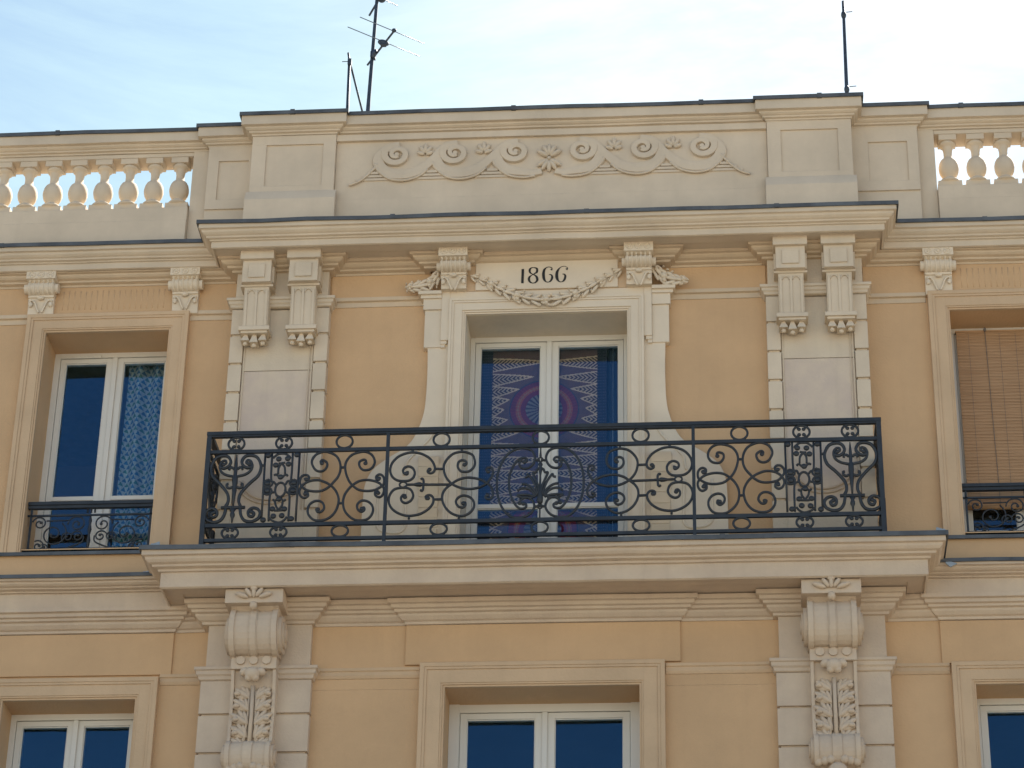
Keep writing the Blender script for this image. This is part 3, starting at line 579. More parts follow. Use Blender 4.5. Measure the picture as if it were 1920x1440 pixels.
# ---- small fluted consoles beside the side windows and the door
def small_console(parent, cx, yb, ytop, zs, w=.125, m_=WHITE, deep=.20):
    """yb wall face, ytop front of the cap, zs = (top, cap bottom, roll bottom, leaf bottom)"""
    c = MB(); zt, zc, zr, zl = zs
    c.box(cx-w, cx+w, ytop, yb+.01, zc, zt)
    for d in (-.62, 0, .62):
        c.tube([(cx+d*w+.026*math.cos(math.radians(a)), ytop-.001, (zt+zc)/2+.026*math.sin(math.radians(a))) for a in range(0, 360, 30)], .006, 6, closed=True)
        c.blob((cx+d*w, ytop, (zt+zc)/2), (.010,.008,.010))
    pr = [(yb+.005, zc-.001), (ytop+.018, zc-.001)]
    dep = yb-ytop
    for a in range(50, -91, -20):
        q = math.radians(a); pr.append((yb-dep*.34-dep*.52*math.cos(q), (zc+zr)/2+(zc-zr)*.5*math.sin(q)))
    pr.append((yb+.005, zr))
    c.side(pr, cx-w+.012, cx+w-.012)
    for i in range(6):                                         # reeding over the roll
        xx = cx-w+.028+i*(2*w-.056)/5
        c.tube([(xx, y+.002, zz) for y, zz in pr[1:-1]], .0105, 6)
    for s in (-1, 1):
        n = 16; rr = (zc-zr)*.36; xs_ = (cx+s*(w-.012), cx+s*(w+.020)); cyy = yb-dep*.48
        c.side([(cyy+rr*math.cos(2*math.pi*i/n), (zc+zr)/2+rr*math.sin(2*math.pi*i/n)) for i in range(n)], min(xs_), max(xs_))
    yl = yb-dep*.42
    c.side([(yl-.014, zr-.001), (yl-.014, zr-.022), (yl, zr-.026), (yl+.025, zl), (yb+.005, zl), (yb+.005, zr-.001)], cx-w+.016, cx+w-.016)
    c.blob((cx, yl-.018, zr-.034), (.030,.022,.018))
    for s in (-1, 1):
        c.tube(smooth([(cx+s*.095, yl-.004, zr-.06), (cx+s*.075, yl-.01, zr-.047), (cx+s*.05, yl-.008, zr-.07), (cx+s*.03, yl, zr-.12), (cx+s*.012, yl+.008, zr-.16)], 3), .009, 6)
        c.blob((cx+s*.085, yl-.002, zr-.085), (.018,.014,.026))
    return c.build('console', m_, parent)

# ---- window surrounds
def architrave(x0, x1, z0, z1, w, y, name='architrave', m=SANDM, parent=B, ears=0.0):
    """moulded frame round three sides of an opening, three fasciae"""
    a = MB()
    for k, (o0, o1, pr) in enumerate(((0, .016, .030), (.016, .030, .040), (.030, w-.055, .045), (w-.055, w-.034, .053), (w-.034, w, .058))):
        yf = y-pr
        a.box(x0-o1, x0-o0, yf, y+.002, z0, z1+o1); a.box(x1+o0, x1+o1, yf, y+.002, z0, z1+o1); a.box(x0-o0, x1+o0, yf, y+.002, z1+o0, z1+o1)
    return a.build(name, m, parent)
for (x0, x1, z0, z1), w, y in ((UL,.165,0),(UR,.170,0)): architrave(x0, x1, 10.786, z1, w, y)
for (x0, x1, z0, z1), w, y in ((LL,.172,0),(LR,.175,0),(LOWC,.195,YC)): architrave(x0, x1, z0, z1, w, y)
for cx in (-4.268, -3.040, 3.212, 4.440): small_console(B, cx, 0.0, -.150, (13.374, 13.300, 13.180, 12.990))

# door surround: side strips with caps that swell into long scrolls, date panel, garlands
sur = group_part('door_surround')
vol = [(-0.972,12.546),(-0.967,12.304),(-0.975,12.021),(-1.004,11.86),(-1.062,11.71),(-1.140,11.62),(-1.260,11.54),(-1.375,11.44),(-1.432,11.315),(-1.446,11.148),(-1.448,10.792)]
volm = smooth(vol, 5)
for s in (-1, 1):
    out_ = [(x*(-s), zz) for x, zz in [(-1.005, 12.546)]+volm+[(-1.448,10.58),(-.665,10.58),(-.665,12.90),(-1.005,12.90)]]
    out_ = [(-x, zz) if s < 0 else (x, zz) for x, zz in [(-a, b) for a, b in [(-1.005,12.546)]+volm+[(-1.448,10.58),(-.665,10.58),(-.665,12.90),(-1.005,12.90)]]]
    MB().prism(out_, YC-.055, YC+.002).build('scroll_plate', WHITE, sur)
for s in (-1, 1):
    det = MB()
    def bx(a, b, y0, y1, z0, z1): det.box(min(s*a, s*b), max(s*a, s*b), y0, y1, z0, z1)
    bx(.80, .865, -.160, -.124, 12.60, 13.06)                  # inner strip beside the architrave
    bx(.815, .865, -.150, -.124, 12.57, 12.60); bx(.83, .865, -.142, -.124, 12.54, 12.57)
    # cap of the side strip
    bx(.866, 1.060, -.185, -.069, 13.030, 13.062); bx(.866, 1.040, -.165, -.069, 13.000, 13.030); bx(.866, 1.018, -.150, -.069, 12.900, 13.000)
    bx(.866, 1.004, -.1345, -.124, 12.548, 12.899)
    # louvre-like courses beside the jamb
    det.build('side_strip', WHITE, sur); det = MB()
    for zz, xo in ((11.529,1.01),(11.438,1.008),(11.347,1.006),(11.261,1.003),(11.163,1.0),(11.071,.996),(10.982,.993),(10.887,.99)):
        a = sorted((s*.845, s*xo)); MB().side([(-.124,zz+.006),(-.164,zz),(-.127,zz-.072)], a[0], a[1]).build('louvre_course', WHITE, sur)
    for l_ in ([(.892,11.80),(.935,11.70),(1.093,11.517),(1.115,11.44),(1.125,11.38)], [(1.328,11.29),(1.326,11.0),(1.318,10.92),(1.265,10.882),(1.19,10.872),(1.138,10.877),(1.10,10.92),(1.10,11.0),(1.108,11.298)]):
        det.tube([(s*a, -.126, b) for a, b in smooth(l_, 4)], .012, 6)
        det.build('moulded_line', WHITE, sur); det = MB()
# inner architrave of the door
a = MB(); x0, x1, z1 = -.663, .663, 12.85
for o0, o1, pr in ((0,.014,.070),(.014,.030,.080),(.030,.098,.090),(.098,.116,.098),(.116,.137,.104)):
    yf = YC-pr; tb = YC-.0535
    a.box(x0-o1, x0-o0, yf, tb, 10.6, z1+o1); a.box(x1+o0, x1+o1, yf, tb, 10.6, z1+o1); a.box(x0-o0, x1+o0, yf, YC+.002, z1+o0, z1+o1)
# reveal lining and lintel zone
a.box(-.80, .80, YC-.085, YC+.002, 12.988, 13.058)
a.build('architrave', WHITE, sur)
for a in (-.662, .6595): MB().box(a, a+.0025, YC-.05, .245, 10.62, 12.846).build('reveal', WHITE, sur)
MB().box(-.662, .662, YC-.05, .245, 12.8465, 12.849).build('soffit', CREAM, sur)
m = MB(); m.box(-.70, .70, YC-.090, YC+.002, 13.059, 13.386); m.build('lintel_panel', SANDM, sur)
pan = MB().box(-.588, .588, YC-.103, YC-.089, 13.061, 13.372).build('date_panel', WHITE, sur)
for cx in (-.765, .765): small_console(sur, cx, -.155, -.345, (13.386, 13.298, 13.196, 13.058), w=.120)
# garlands of overlapping leaves
def garland(m, pts, n, sz, y):
    P = smooth(pts, 8); L_ = [0]
    for i in range(1, len(P)): L_.append(L_[-1]+math.dist(P[i], P[i-1]))
    for k in range(n):
        t = (k+.5)/n*L_[-1]; i = max(j for j in range(len(L_)) if L_[j] <= t); i = min(i, len(P)-2)
        q = (t-L_[i])/max(1e-6, L_[i+1]-L_[i]); x = P[i][0]+(P[i+1][0]-P[i][0])*q; zz = P[i][1]+(P[i+1][1]-P[i][1])*q
        an = math.atan2(P[i+1][1]-P[i][1], P[i+1][0]-P[i][0]); f_ = .62+.34*math.sin(math.pi*(k+.5)/n)
        s_ = sz*f_*random.uniform(.88,1.12); fl = 1 if k < n/2 else -1
        if k % 3 == 2:                                     # a bud or fruit breaks the leaves
            m.blob((x, y-.034, zz), (s_*.50,.034,s_*.42), an, 10, 8); m.blob((x+random.uniform(-.01,.01), y-.03, zz+s_*.5), (s_*.30,.024,s_*.26), an, 8, 6); m.blob((x, y-.03, zz-s_*.55), (s_*.32,.024,s_*.28), an, 8, 6)
        for off, tw, le in ((.62,.50,.80),(.08,.05,.95),(-.55,-.42,.92)):
            tw = tw*fl+random.uniform(-.10,.10)
            m.blob((x-math.sin(an)*off*s_, y-.014-(.016 if abs(off) < .2 else .004), zz+math.cos(an)*off*s_), (s_*le, .015, s_*.27), an+tw, 10, 8)
            m.blob((x+fl*s_*le*.75-math.sin(an)*off*s_*1.5, y-.018, zz+math.cos(an)*off*s_*1.45), (s_*.24,.02,s_*.12), an+tw*1.8, 8, 6)
g = MB()
garland(g, [(-.635,13.19),(-.50,13.125),(-.33,13.020),(-.15,12.955),(.0,12.935),(.15,12.955),(.33,13.030),(.50,13.135),(.625,13.215)], 17, .058, YC-.098)
g.build('garland', WHITE, sur)
for s in (-1, 1):
    g = MB(); garland(g, [(s*.89,13.25),(s*.925,13.175),(s*.99,13.125),(s*1.07,13.105),(s*1.16,13.098)], 6, .062, YC-.09); g.build('garland', WHITE, sur)
# the date
def ribbon(mb_, pts, ws, y):
    P = [Vector(p) for p in pts]; n = len(P); vs = []; fs = []
    for i in range(n):
        d = (P[min(n-1,i+1)]-P[max(0,i-1)]).normalized(); nn = Vector((-d.y, d.x))*ws[i]/2
        for q, yy in ((P[i]+nn, y), (P[i]-nn, y), (P[i]-nn, y+.003), (P[i]+nn, y+.003)): vs.append((q.x, yy, q.y))
    for i in range(n-1):
        for j in range(4): a_ = i*4+j; b_ = i*4+(j+1) % 4; fs.append((a_, b_, b_+4, a_+4))
    fs += [(0,1,2,3), tuple((n-1)*4+j for j in (3,2,1,0))]
    mb_.add(vs, fs)
def G(u, v): return (-.200+(u-320)*.000281, 13.115+(640-v)*.000345)
def glyph(keys, k=6):
    pts = smooth([(G(u, v)[0], G(u, v)[1], w*.000281) for u, v, w in keys], k)
    return [(p[0], p[1]) for p in pts], [max(.002, p[2]) for p in pts]
digits = [
  [[(328,245,74),(322,640,74)]],
  [[(635,208,18),(740,240,50),(745,330,62),(690,375,34),(590,425,22),(525,480,60),(515,560,64),(560,620,44),(635,645,20),(710,625,44),(760,560,66),(740,480,66),(690,430,40),(600,385,24),(540,340,56),(535,265,60),(575,222,34),(635,208,18)]],
  [[(1165,295,60),(1190,250,26),(1130,208,18),(1040,215,24),(960,290,66),(940,420,82),(960,540,74),(1010,610,36),(1075,630,18),(1150,600,44),(1190,530,62),(1195,470,56),(1160,425,36),(1100,415,12)]],
  [[(1612,290,72),(1650,250,22),(1590,205,14),(1520,198,14),(1430,230,22),(1350,330,70),(1330,450,88),(1350,550,74),(1400,615,34),(1460,632,18),(1530,605,44),(1575,530,64),(1580,460,58),(1550,420,38),(1495,412,10)]]]
for dg in digits:
    m = MB()
    for st in dg: p_, w_ = glyph(st); ribbon(m, p_, w_, YC-.1065)
    m.build('numeral', BLACK, sur)

# ---- windows
def window(x0, x1, z0, z1, y, cross, vent=False, jamb=.05, stile=.045, mid=.125, head=.06, glass_in=.02):
    w = group_part('window')
    f = MB(); f.box(x0, x0+jamb, y, y+.07, z0, z1); f.box(x1-jamb, x1, y, y+.07, z0, z1); f.box(x0+jamb, x1-jamb, y, y+.07, z1-head, z1); f.box(x0+jamb, x1-jamb, y, y+.07, z0, z0+.05)
    f.build('frame', PVC, w)
    xm = (x0+x1)/2
    for a, b, hinge in ((x0+jamb+.003, xm-.006, 0), (xm+.006, x1-jamb-.003, 1)):
        t = stile; inner = mid/2-.006
        za, zb = z0+.053, z1-head-.004
        la, lb = (t, inner) if hinge == 0 else (inner, t)
        s_ = MB(); ys = y+.012
        s_.box(a, a+la, ys, ys+.05, za, zb); s_.box(b-lb, b, ys, ys+.05, za, zb)
        s_.box(a+la, b-lb, ys, ys+.05, zb-t*.95, zb); s_.box(a+la, b-lb, ys, ys+.05, za, za+.09)
        if cross: s_.box(a+la, b-lb, ys+.002, ys+.05, cross-.020, cross+.016)
        # glazing bead: a thin inner step
        for q0, q1 in (((za+.09), (cross-.020 if cross else zb-t*.95)), ((cross+.016) if cross else None, zb-t*.95)):
            if q0 is None: continue
            s_.box(a+la, a+la+.008, ys+.010, ys+.05, q0, q1); s_.box(b-lb-.008, b-lb, ys+.010, ys+.05, q0, q1); s_.box(a+la+.008, b-lb-.008, ys+.010, ys+.05, q1-.008, q1)
        so_ = s_.build('sash', PVC, w)
        g_ = MB().box(a+la, b-lb, ys+glass_in, ys+glass_in+.004, za+.09, zb-t*.95); g_.build('pane', GLASS, w)
    m_ = MB().box(xm-.020, xm+.020, y-.004, y+.0118, z0+.055, z1-head-.004); m_.build('cover_strip', PVC, w)
    if vent:
        v = MB()
        v.box(x0+.14, x0+.40, y-.012, y-.001, z1-.052, z1-.022)
        for i in range(7): v.box(x0+.155+i*.033, x0+.178+i*.033, y-.015, y-.013, z1-.044, z1-.030)
        v.build('air_vent', PVC, w)
    return w
window(-.658, .658, 10.62, 12.85, .245, 11.285, jamb=.040, stile=.040, mid=.145, head=.050)
window(UL[0], UL[1], 10.86, UL[3], .335, 11.475, vent=True, jamb=.050, stile=.042, mid=.142, head=.045)
window(UR[0], UR[1], 10.86, UR[3], .285, 11.475, jamb=.050, stile=.042, mid=.142, head=.045)
window(LL[0], LL[1], 7.56, LL[3], .262, 8.2, jamb=.045, stile=.045, mid=.13, head=.050)
window(LR[0], LR[1], 7.56, LR[3], .262, 8.2, jamb=.045, stile=.045, mid=.13, head=.050)
window(LOWC[0], LOWC[1], 7.56, LOWC[3], .262, 8.2, jamb=.085, stile=.050, mid=.150, head=.066)
# thin casing stiles either side of the centre lower window head
for a, b in ((-.744,-.665),(.665,.744)): MB().box(a, b, .249, .2615, 7.56, 9.566).build('casing', PVC, B)
for (x0, x1, z0, z1) in (UL, UR):
    MB().box(x0+.002, x1-.002, .0, .28, 10.787, 10.84).build('window_sill', ZINC, B)

# ================================================================== WROUGHT IRON
YR = -.55
rail = group_part('balcony_railing')
R_ = .0105
def tb(m, pts, y=YR, r=R_, k=4, fl=1.0): m.tube([(x, y, zz) for x, zz in smooth(pts, k)], r, 6, flat=fl)
mir = lambda pts: [(-x, zz) for x, zz in pts]
def bulb(m, x, zz, r=.017, y=YR): r *= 1.15; m.blob((x, y, zz), (r, r*.7, r), 0, 10, 7)
XR = 2.628
h = MB(); 
h.box(-XR-.02, XR+.02, YR-.024, YR+.024, 11.545, 11.575); h.box(-XR-.01, XR+.01, YR-.017, YR+.017, 11.530, 11.545)
for s in (-1, 1): h.box(min(s*(XR-.024), s*(XR+.02)), max(s*(XR-.024), s*(XR+.02)), YR+.0245, -.07, 11.540, 11.574)
h.build('handrail', IRON, rail)
for zz, t in ((11.400,.014),(10.755,.015),(10.628,.013)):
    b_ = MB(); b_.box(-XR, XR, YR-.012, YR+.012, zz-t, zz+t)
    for s in (-1, 1): b_.box(min(s*XR, s*(XR-.02)), max(s*XR, s*(XR-.02)), YR+.0125, -.07, zz-t*.8, zz+t*.8)
    b_.build('rail_bar', IRON, rail)
for x in (-1.203, 1.190): MB().box(x-.013, x+.013, YR-.016, YR+.016, 10.55, 11.530).build('post', IRON, rail)
for s in (-1, 1):
    p = MB(); x = s*XR; p.box(x-.018, x+.018, YR-.02, YR+.02, 10.55, 11.545); p.box(x-.024, x+.024, YR+.03, YR+.06, 10.55, 10.9) if s > 0 else None
    p.build('post', IRON, rail)
# rings between the rails
for x in (-1.549, -.781, 0.0, .781, 1.549):
    for zz, rz in ((11.472,.058),(10.692,.049)):
        m = MB(); m.tube([(x+.064*math.cos(2*math.pi*i/24), YR, zz+rz*math.sin(2*math.pi*i/24)) for i in range(24)], .0100, 6, closed=True); m.build('ring', IRON, rail)
for x in (-2.410, -2.030, 2.030, 2.405):
    for zz, rz in ((11.472,.056),(10.692,.048)):
        m = MB(); m.tube([(x+.064*math.cos(2*math.pi*i/24), YR, zz+rz*math.sin(2*math.pi*i/24)) for i in range(24)], .0100, 6, closed=True)
        for sz in (-1, 1):
            for sx in (-1, 1):
                bulb(m, x+sx*.018, zz+sz*.024, .0135)
                tb(m, [(x, zz+sz*rz), (x+sx*.024, zz+sz*.046), (x+sx*.030, zz+sz*.028), (x+sx*.018, zz+sz*.020)], r=.007)
        m.build('ring', IRON, rail)
def half(name, strokes, extra=None, thick=R_):
    for s in (-1, 1):
        m = MB()
        for st in strokes:
            pts = st if s < 0 else mir(st)
            tb(m, pts, r=thick)
        # bulb ends of the long scrolls
        for st in strokes:
            if len(st) > 12:
                for e in (st[0], st[-1]): bulb(m, e[0] if s < 0 else -e[0], e[1], .0155)
        if extra: extra(m, s)
        m.build(name, IRON, rail)
half('scroll_panel', c_pair)
def dx(m, s):
    x, zz = d_ring[0]; x = x if s < 0 else -x
    m.tube([(x+.028*math.cos(2*math.pi*i/16), YR, zz+.024*math.sin(2*math.pi*i/16)) for i in range(16)], .008, 6, closed=True)
    sg = 1 if s < 0 else -1
    m.tube([(x+sg*a, YR, zz-.002) for a in (.03,.055,.075,.11,.135,.15,.18,.22)], .009, 8, taper=[.7,1.1,.9,1.9,2.1,1.3,1.1,.6])
    for a, b in ((.368,.362), (.0,.0)):
        pass
half('scroll_panel', d_pair, dx)
m = MB()
for st in ctr:
    for p_ in (st, mir(st)): tb(m, p_)
for st in ctr[:2]:
    for e in (st[0], st[-1]):
        for s in (-1, 1): bulb(m, s*e[0], e[1], .0155)
m.tube([(0, YR, zz) for zz in (11.38,11.35,11.31,11.295)], .007, 6, taper=[.9,1.0,1.6,1.2])
m.tube([(.020*math.cos(2*math.pi*i/14), YR, 11.277+.018*math.sin(2*math.pi*i/14)) for i in range(14)], .006, 6, closed=True)
m.tube([(.020*math.cos(2*math.pi*i/14), YR, 10.871+.018*math.sin(2*math.pi*i/14)) for i in range(14)], .006, 6, closed=True)
m.tube([(0, YR, zz) for zz in (11.256,11.235,11.215,11.20,11.14,11.0,10.95,10.91,10.888)], .010, 8, taper=[.9,2.0,1.1,1.8,.8,1.2,2.6,2.4,1.0])
m.tube([(0, YR, zz) for zz in (10.853,10.82,10.77)], .007, 6)
m.build('centre_rosette', IRON, rail)
def lyre_m(m, y=YR, sgn=1, cx=-2.410, tf=None):
    ax = -2.400
    tf = tf or (lambda x, zz: (x, y, zz))
    def T(pts, r=.0105, k=4, tap=None): m.tube([tf(a, b) for a, b in smooth(pts, k)], r, 6, taper=tap)
    for st in lyre:
        for f_ in (1, -1): T([(ax+(x-ax)*f_, zz) for x, zz in st], .0135 if len(st) > 10 else .0115)
    for e in (lyre[0][0], lyre[1][0], lyre[5][-1]):
        for f_ in (1, -1): m.blob(tf(ax+(e[0]-ax)*f_, e[1]), (.017,.013,.017))
    m.tube([tf(ax, zz) for zz in (11.375,11.30,11.25,11.20,11.17,11.13,11.09,11.07,11.0,10.92)], .010, 8, taper=[.4,1.2,1.5,1.3,2.3,2.3,1.6,1.9,1.3,.7])
    m.tube([tf(ax, zz) for zz in (10.90,10.875,10.855,10.84,10.82,10.78)], .010, 8, taper=[2.6,1.2,2.0,2.0,1.1,.6])
    m.tube([tf(ax-.095, 10.912), tf(ax+.095, 10.912)], .014, 6)
for s in (-1, 1):
    m = MB(); lyre_m(m, tf=(lambda x, zz: (x, YR, zz)) if s < 0 else (lambda x, zz: (-x, YR, zz))); m.build('lyre_panel', IRON, rail)
    # short return to the wall carries a squeezed copy of the same pattern
    m = MB(); lyre_m(m, tf=(lambda x, zz, s=s: (s*XR, -.30+(x+2.400)*.98, zz))); m.build('lyre_panel', IRON, rail)
    m = MB()
    for st in lat: tb(m, st if s < 0 else mir(st), r=.0095)
    for x, zz in latd: bulb(m, x if s < 0 else -x, zz, .0205)
    x, zz = latoval[0]; x = x if s < 0 else -x
    m.tube([(x+.041*math.cos(2*math.pi*i/20), YR, zz-.030+.062*math.sin(2*math.pi*i/20)) for i in range(20)], .010, 6, closed=True)
    m.build('lattice_panel', IRON, rail)

# ---- window guards in the side windows
def spiral(cx, cz, r0, r1, a0, turns, n=34, sx=1):
    return [(cx+sx*(r0+(r1-r0)*i/n)*math.cos(math.radians(a0)+turns*2*math.pi*i/n), cz+(r0+(r1-r0)*i/n)*math.sin(math.radians(a0)+turns*2*math.pi*i/n)) for i in range(n+1)]
def guard_(x0, x1, y):
    g_ = group_part('window_guard')
    h = MB(); h.box(x0, x1, y-.028, y+.028, 11.262, 11.290); h.box(x0, x1, y-.018, y+.018, 11.235, 11.261); h.build('handrail', IRON, g_)
    b_ = MB(); b_.box(x0, x1, y-.008, y+.008, 11.168, 11.182); b_.box(x0+.03, x1-.03, y-.008, y+.008, 10.868, 10.880)
    for x in (x0+.030, x1-.030): b_.box(x-.008, x+.008, y-.008, y+.008, 10.842, 11.234)
    b_.build('rail_bar', IRON, g_)
    m = MB(); xm = (x0+x1)/2
    for s in (1, -1):
        q = lambda d: xm+s*d                   # d measured from the middle, mirrored
        hw = (x1-x0)/2
        def sp(d, zz, r0, r1, a0, tr):
            pts = spiral(0, zz, r0, r1, a0, tr); pts = [(xm+s*(d+px_), pz_) for px_, pz_ in pts]
            m.tube([(a, y, b) for a, b in pts], .0065, 6); m.blob((pts[0][0], y, pts[0][1]), (.013,.01,.013)); return pts
        sp(-hw+.105, 11.105, .014, .062, 40, 1.35)      # corner coil
        sp(-hw+.225, 11.010, .018, .115, 200, 1.6)      # large coil
        sp(-hw+.345, 10.980, .012, .050, 150, 1.2)
        sp(-hw+.110, 10.905, .012, .052, 20, 1.3)
        sp(-hw+.160, 10.885, .010, .036, 90, 1.1)
        sp(-.105, 11.095, .014, .078, 0, 1.5)
        sp(-.095, 10.985, .012, .052, 60, 1.3)
        m.tube([(xm+s*(-hw+.16), y, 11.128), (xm+s*(-.17), y, 11.130)], .006, 6)
        m.tube([(a, y, b) for a, b in smooth([(xm+s*-.045, 10.99), (xm+s*-.05, 10.94), (xm+s*-.11, 10.905), (xm+s*-.19, 10.875)], 4)], .0065, 6)
    # leafy centre stem
    m.tube([(xm, y, zz) for zz in (11.165,11.13,11.09,11.05,11.0,10.95,10.90,10.87)], .009, 6, taper=[.6,1.6,1.0,2.0,1.0,1.9,1.2,.6])
    m.build('scroll_panel', IRON, g_)
    n_ = MB()
    for k2 in range(3):
        for d in (-.03, 0, .03): n_.blob((xm+d, y, 11.20+.013*k2), (.010,.008,.006))
    n_.build('pierced_crest', IRON, g_)
guard_(UL[0]+.003, UL[1]-.003, .060); guard_(UR[0]+.003, UR[1]-.003, .060)

# ================================================================== THINGS HANGING INSIDE / OUTSIDE THE WINDOWS
def cloth(name, x0, x1, z0, z1, fy, col, nx, nzz, parent=None):
    vs = []; fs = []; cols = []
    for j in range(nzz+1):
        for i in range(nx+1):
            x = x0+(x1-x0)*i/nx; zz = z0+(z1-z0)*j/nzz; vs.append((x, fy(x, zz), zz))
    for j in range(nzz):
        for i in range(nx):
            a_ = j*(nx+1)+i; fs.append((a_, a_+1, a_+nx+2, a_+nx+1))
            cols.append(col(x0+(x1-x0)*(i+.5)/nx, z0+(z1-z0)*(j+.5)/nzz))
    me = bpy.data.meshes.new(name); me.from_pydata(vs, [], fs); me.update()
    ca = me.color_attributes.new('dye', 'FLOAT_COLOR', 'CORNER'); flat = []
    for c in cols: flat += [c[0], c[1], c[2], 1.0]*4
    ca.data.foreach_set('color', flat)
    for p in me.polygons: p.use_smooth = True
    me.materials.append(CLOTH); o = bpy.data.objects.new(name, me); COL.objects.link(o)
    sol = o.modifiers.new('thickness', 'SOLIDIFY'); sol.thickness = .0015
    if parent: o.parent = parent
    return o
def mandala(x, zz):
    c = mandala_(x, zz); g = .38
    return (c[0]*g*1.05, c[1]*g*.93, c[2]*g*.90)
def mandala_(x, zz):
    xc = -.045; out_ = None
    for zc in (12.205, 11.10):
        d = math.hypot((x-xc)/1.05, zz-zc); a = math.atan2(zz-zc, x-xc)
        if d < .265:
            rad = math.sin(a*22)
            if d < .05: return (.10,.02,.13)
            if d < .145: return (.62,.52,.48) if rad > -.1 else (.16,.12,.20)
            if d < .185: return (.48,.03,.12)
            if d < .225: return (1.0,.18,.10) if abs(math.sin(a*22)) > .25 and abs(d-.205) > .004 else (.85,.48,.20)
            return (.50,.03,.11) if math.sin(a*60) > -.6 else (.62,.08,.12)
        if d < .275: return (.12,.10,.17)
    base_ = (.42,.21,.15)
    xl, xr = -.475, .395
    if x < xl or x > xr: return (.03,.018,.035) if math.sin(zz*230)+math.sin(x*410) < 1.0 else (.20,.14,.18)
    # feathered spikes pointing inwards; long ones away from the two suns
    rows = [12.66,12.515,12.40,12.305,12.215,12.12,12.0,11.87,11.745,11.62,11.50,11.39,11.285,11.19,11.10,11.0,10.88,10.76]
    for r_ in rows:
        near = min(abs(r_-12.205), abs(r_-11.10)); Ls = .10+.36*min(1, max(0, (near-.03)/.38))**1.25
        if near > .50: Ls = .47
        for side_ in (0, 1):
            u = (x-xl) if side_ == 0 else (xr-x)
            if 0 <= u < Ls:
                hw = .055+.012*min(1, near/.4); e = hw*(1-u/Ls)**.8; dv = abs(zz-(r_-.02*(1-u/Ls)))
                if dv < e:
                    if dv > e-.0115: return (1.9,1.35,.80)
                    return (1.5,1.05,.62) if ((u*1.0-dv*1.2) % .036) < .016 else (.12,.07,.07)
    return base_ if math.sin(x*300)*math.sin(zz*260) > -.3 else (.30,.15,.15)
t = cloth('batik_curtain', -.585, .475, 10.66, 12.80, lambda x, zz: .345+.006*math.sin(x*9+zz)+.003*math.sin(zz*7), mandala, 236, 440)
tag(t, 'dark batik cloth with red sun rings and pale feather rays behind the balcony door', 'curtain')
def sheer(x, zz): return (.30,.34,.40) if abs((x-.002*zz) % .045) < .005 else (.012,.016,.03)
t = cloth('net_curtain', .487, .60, 10.66, 12.80, lambda x, zz: .375+.010*math.sin(x*90), sheer, 30, 60)
tag(t, 'narrow dark blue net with pale folds right of the batik cloth', 'curtain')
def triang(x, zz):
    cw, ch = .044, .042
    sh = .5*(int(math.floor((zz)/ch)) % 2)
    u = (x/cw+sh) % 1; v = (zz/ch) % 1; k = int(math.floor(zz/ch))
    if abs(u-.5) < .5*(1-v)*.92 and .06 < v:
        return ((.015,.13,.25), (.03,.15,.12), (.015,.10,.21))[k % 3]
    return (.40,.43,.41) if (u*7) % 1 > .2 else (.24,.29,.30)
def trfold(x, zz): return .465+.036*math.sin(x*44+.9*math.sin(zz*2.1))+.018*math.sin(x*21+zz*1.3)
t = cloth('patterned_curtain', -3.585, -3.18, 10.90, 12.79, trfold, triang, 150, 400)
tag(t, 'pale curtain printed with blue and green triangles in the right half of the left window', 'curtain')

# bamboo blind outside the right window
bl = empty('bamboo_blind', 'brown split-bamboo roll blind hanging over the window at the right edge', 'blind')
def bamboo():
    m = bpy.data.materials.new('split_bamboo'); m.use_nodes = True; n = m.node_tree.nodes; l = m.node_tree.links.new; b = n['Principled BSDF']; b.inputs['Roughness'].default_value = .7
    g_ = n.new('ShaderNodeNewGeometry'); mp_ = n.new('ShaderNodeMapping'); mp_.inputs['Scale'].default_value = (3, 1, 95); l(g_.outputs['Position'], mp_.inputs['Vector'])
    t_ = n.new('ShaderNodeTexNoise'); t_.inputs['Scale'].default_value = 1.3; t_.inputs['Detail'].default_value = 4; l(mp_.outputs[0], t_.inputs['Vector'])
    r = n.new('ShaderNodeValToRGB'); r.color_ramp.elements[0].position = .3; r.color_ramp.elements[0].color = (.33,.185,.085,1); r.color_ramp.elements[1].position = .7; r.color_ramp.elements[1].color = (.44,.265,.135,1)
    l(t_.outputs['Fac'], r.inputs[0]); l(r.outputs[0], b.inputs['Base Color']); return m
BAM = bamboo()
sl = MB(); zz = 11.20; i = 0
while zz < 12.780:
    sl.box(3.352, 4.29, .245+.0015*math.sin(i*2.1), .2495+.0015*math.sin(i*2.1), zz, zz+.0086); zz += .0098; i += 1
sl.build('slat_sheet', BAM, bl)
MB().box(3.345, 4.295, .236, .262, 12.785, 12.798).build('head_batten', BAM, bl)
MB().tube([(3.345,.245,11.18),(4.295,.245,11.18)], .020, 8).build('rolled_hem', BAM, bl)
c = MB()
for x in (3.585, 4.05):
    c.tube([(x,.238,12.83),(x+.004,.238,12.5),(x+.012,.237,11.9),(x+.020,.236,11.2)], .0024, 5); c.blob((x,.23,12.80), (.012,.012,.02))
for x in (3.45,3.70,3.83,3.95,4.17): c.tube([(x,.2425,12.77),(x,.2425,11.2)], .0014, 4)
c.build('cord', CORD, bl)

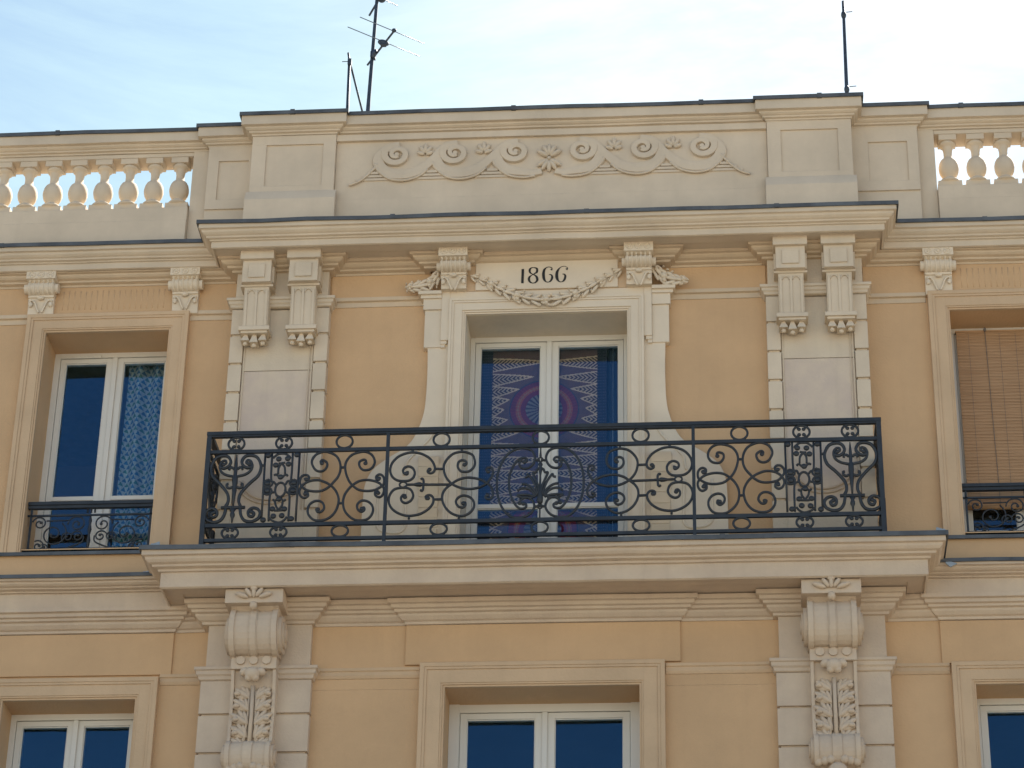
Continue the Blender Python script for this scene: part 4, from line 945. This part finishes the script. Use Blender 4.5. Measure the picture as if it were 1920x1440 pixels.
# ================================================================== ROOF AERIALS
def link(name, pts, r, m, parent, n=8, taper=None):
    return MB().tube(pts, r, n, taper=taper).build(name, m, parent)
A = empty('television_aerial', 'tall grey mast with a slanting rod aerial standing behind the parapet', 'aerial', loc=(0,0,0))
link('mast', [(-1.705,.5,13.88),(-1.668,.5,15.25),(-1.664,.5,15.5),(-1.637,.5,16.60),(-1.628,.5,17.0)], .019, MAST, A, taper=[1.15,1.15,.95,.85,.8])
link('boom', [(-1.706,.58,15.917),(-1.425,.22,16.02)], .010, MAST, A)
link('element', [(-1.829,.12,16.007),(-1.231,.58,15.992)], .0042, ALU, A, 6)
link('element', [(-1.704,.0,16.021),(-1.181,.46,16.045)], .0042, ALU, A, 6)
MB().blob((-1.535,.345,15.985), (.055,.03,.030), -.35, 10, 7).box(-1.56,-1.51,.32,.37,15.955,15.975).build('junction_box', MAST, A)
MB().blob((-1.425,.215,16.022), (.022,.018,.022), 0, 8, 6).build('end_clip', MAST, A)
MB().box(-1.668,-1.625,.468,.532,15.93,15.99).blob((-1.628,.46,15.955), (.022,.03,.05), -.3, 8, 6).tube([(-1.64,.44,15.95),(-1.59,.44,15.945)], .003, 5).build('mast_clamp', MAST, A)
link('boom', [(-1.72,.62,16.50),(-1.45,.26,16.70)], .010, MAST, A)
link('element', [(-1.80,.30,16.58),(-1.46,.60,16.585)], .0042, ALU, A, 6)
MB().blob((-1.59,.50,16.585), (.035,.03,.03), .3, 8, 6).build('junction_box', MAST, A)
A2 = empty('braced_pole', 'short grey pole propped by a slanting brace left of the tall aerial mast', 'pole')
link('pole', [(-1.845,.5,13.88),(-1.852,.5,15.35),(-1.858,.5,15.93)], .015, MAST, A2)
link('brace', [(-1.35,2.15,13.95),(-1.761,.80,15.546),(-1.855,.5,15.90)], .010, MAST, A2) 
link('tip', [(-1.856,.5,15.88),(-1.874,.5,16.0)], .010, MAST, A2)
MB().box(-1.872,-1.838,.475,.53,15.86,15.92).tube([(-1.925,.5,15.905),(-1.86,.5,15.905)], .004, 5).build('clamp', MAST, A2)
A3 = empty('roof_pole', 'single grey pole with two small clamps standing on the right parapet pedestal', 'pole')
link('pole', [(2.566,.5,13.88),(2.576,.5,15.37),(2.584,.5,16.26),(2.586,.5,16.39)], .0165, MAST, A3, taper=[1.2,1.1,.85,.9])
for zz in (15.43, 16.24):
    MB().blob((2.578 if zz < 16 else 2.584,.5,zz), (.024,.03,.045), 0, 10, 7).tube([(2.59,.48,zz+.012),(2.66,.46,zz+.004)], .004, 5).build('clamp', MAST, A3)

# ================================================================== STREET
g_ = MB(); g_.add([(-400,-400,-.02),(400,-400,-.02),(400,400,-.02),(-400,400,-.02)], [(0,1,2,3)]); tag(g_.build('ground', EARTH), kind='structure')
tag(MB().box(-60,60,-3.2,-.002,-.01,.12).build('pavement', PAVE), kind='structure')
tag(MB().box(-60,60,-15.0,-3.202,-.015,-.004).build('road', ROADM), kind='structure')
tag(MB().box(-60,60,-40.0,-15.002,-.01,.12).build('square', PAVE), kind='structure')

# the main mesh of each part carries its other pieces
def promote(o, key):
    ch = list(o.children); c = next((q for q in ch if q.name.split('.')[0] == key), ch[0]); nm = o.name.split('.')[0]
    for q in ch:
        if q is not c: q.parent = c
    c.parent = B; bpy.data.objects.remove(o); c.name = nm
KEY = {'top_cornice':'corona','parapet':'parapet_wall','balcony':'cornice_slab','pilaster':'rusticated_block','door_surround':'architrave','window':'frame','balcony_railing':'handrail','window_guard':'handrail'}
for o in [q for q in B.children if q.type == 'EMPTY']:
    k = o.name.split('.')[0]; has = [c.name.split('.')[0] for c in o.children]
    promote(o, 'quoin_strip' if k == 'pilaster' and 'quoin_strip' in has else KEY[k])
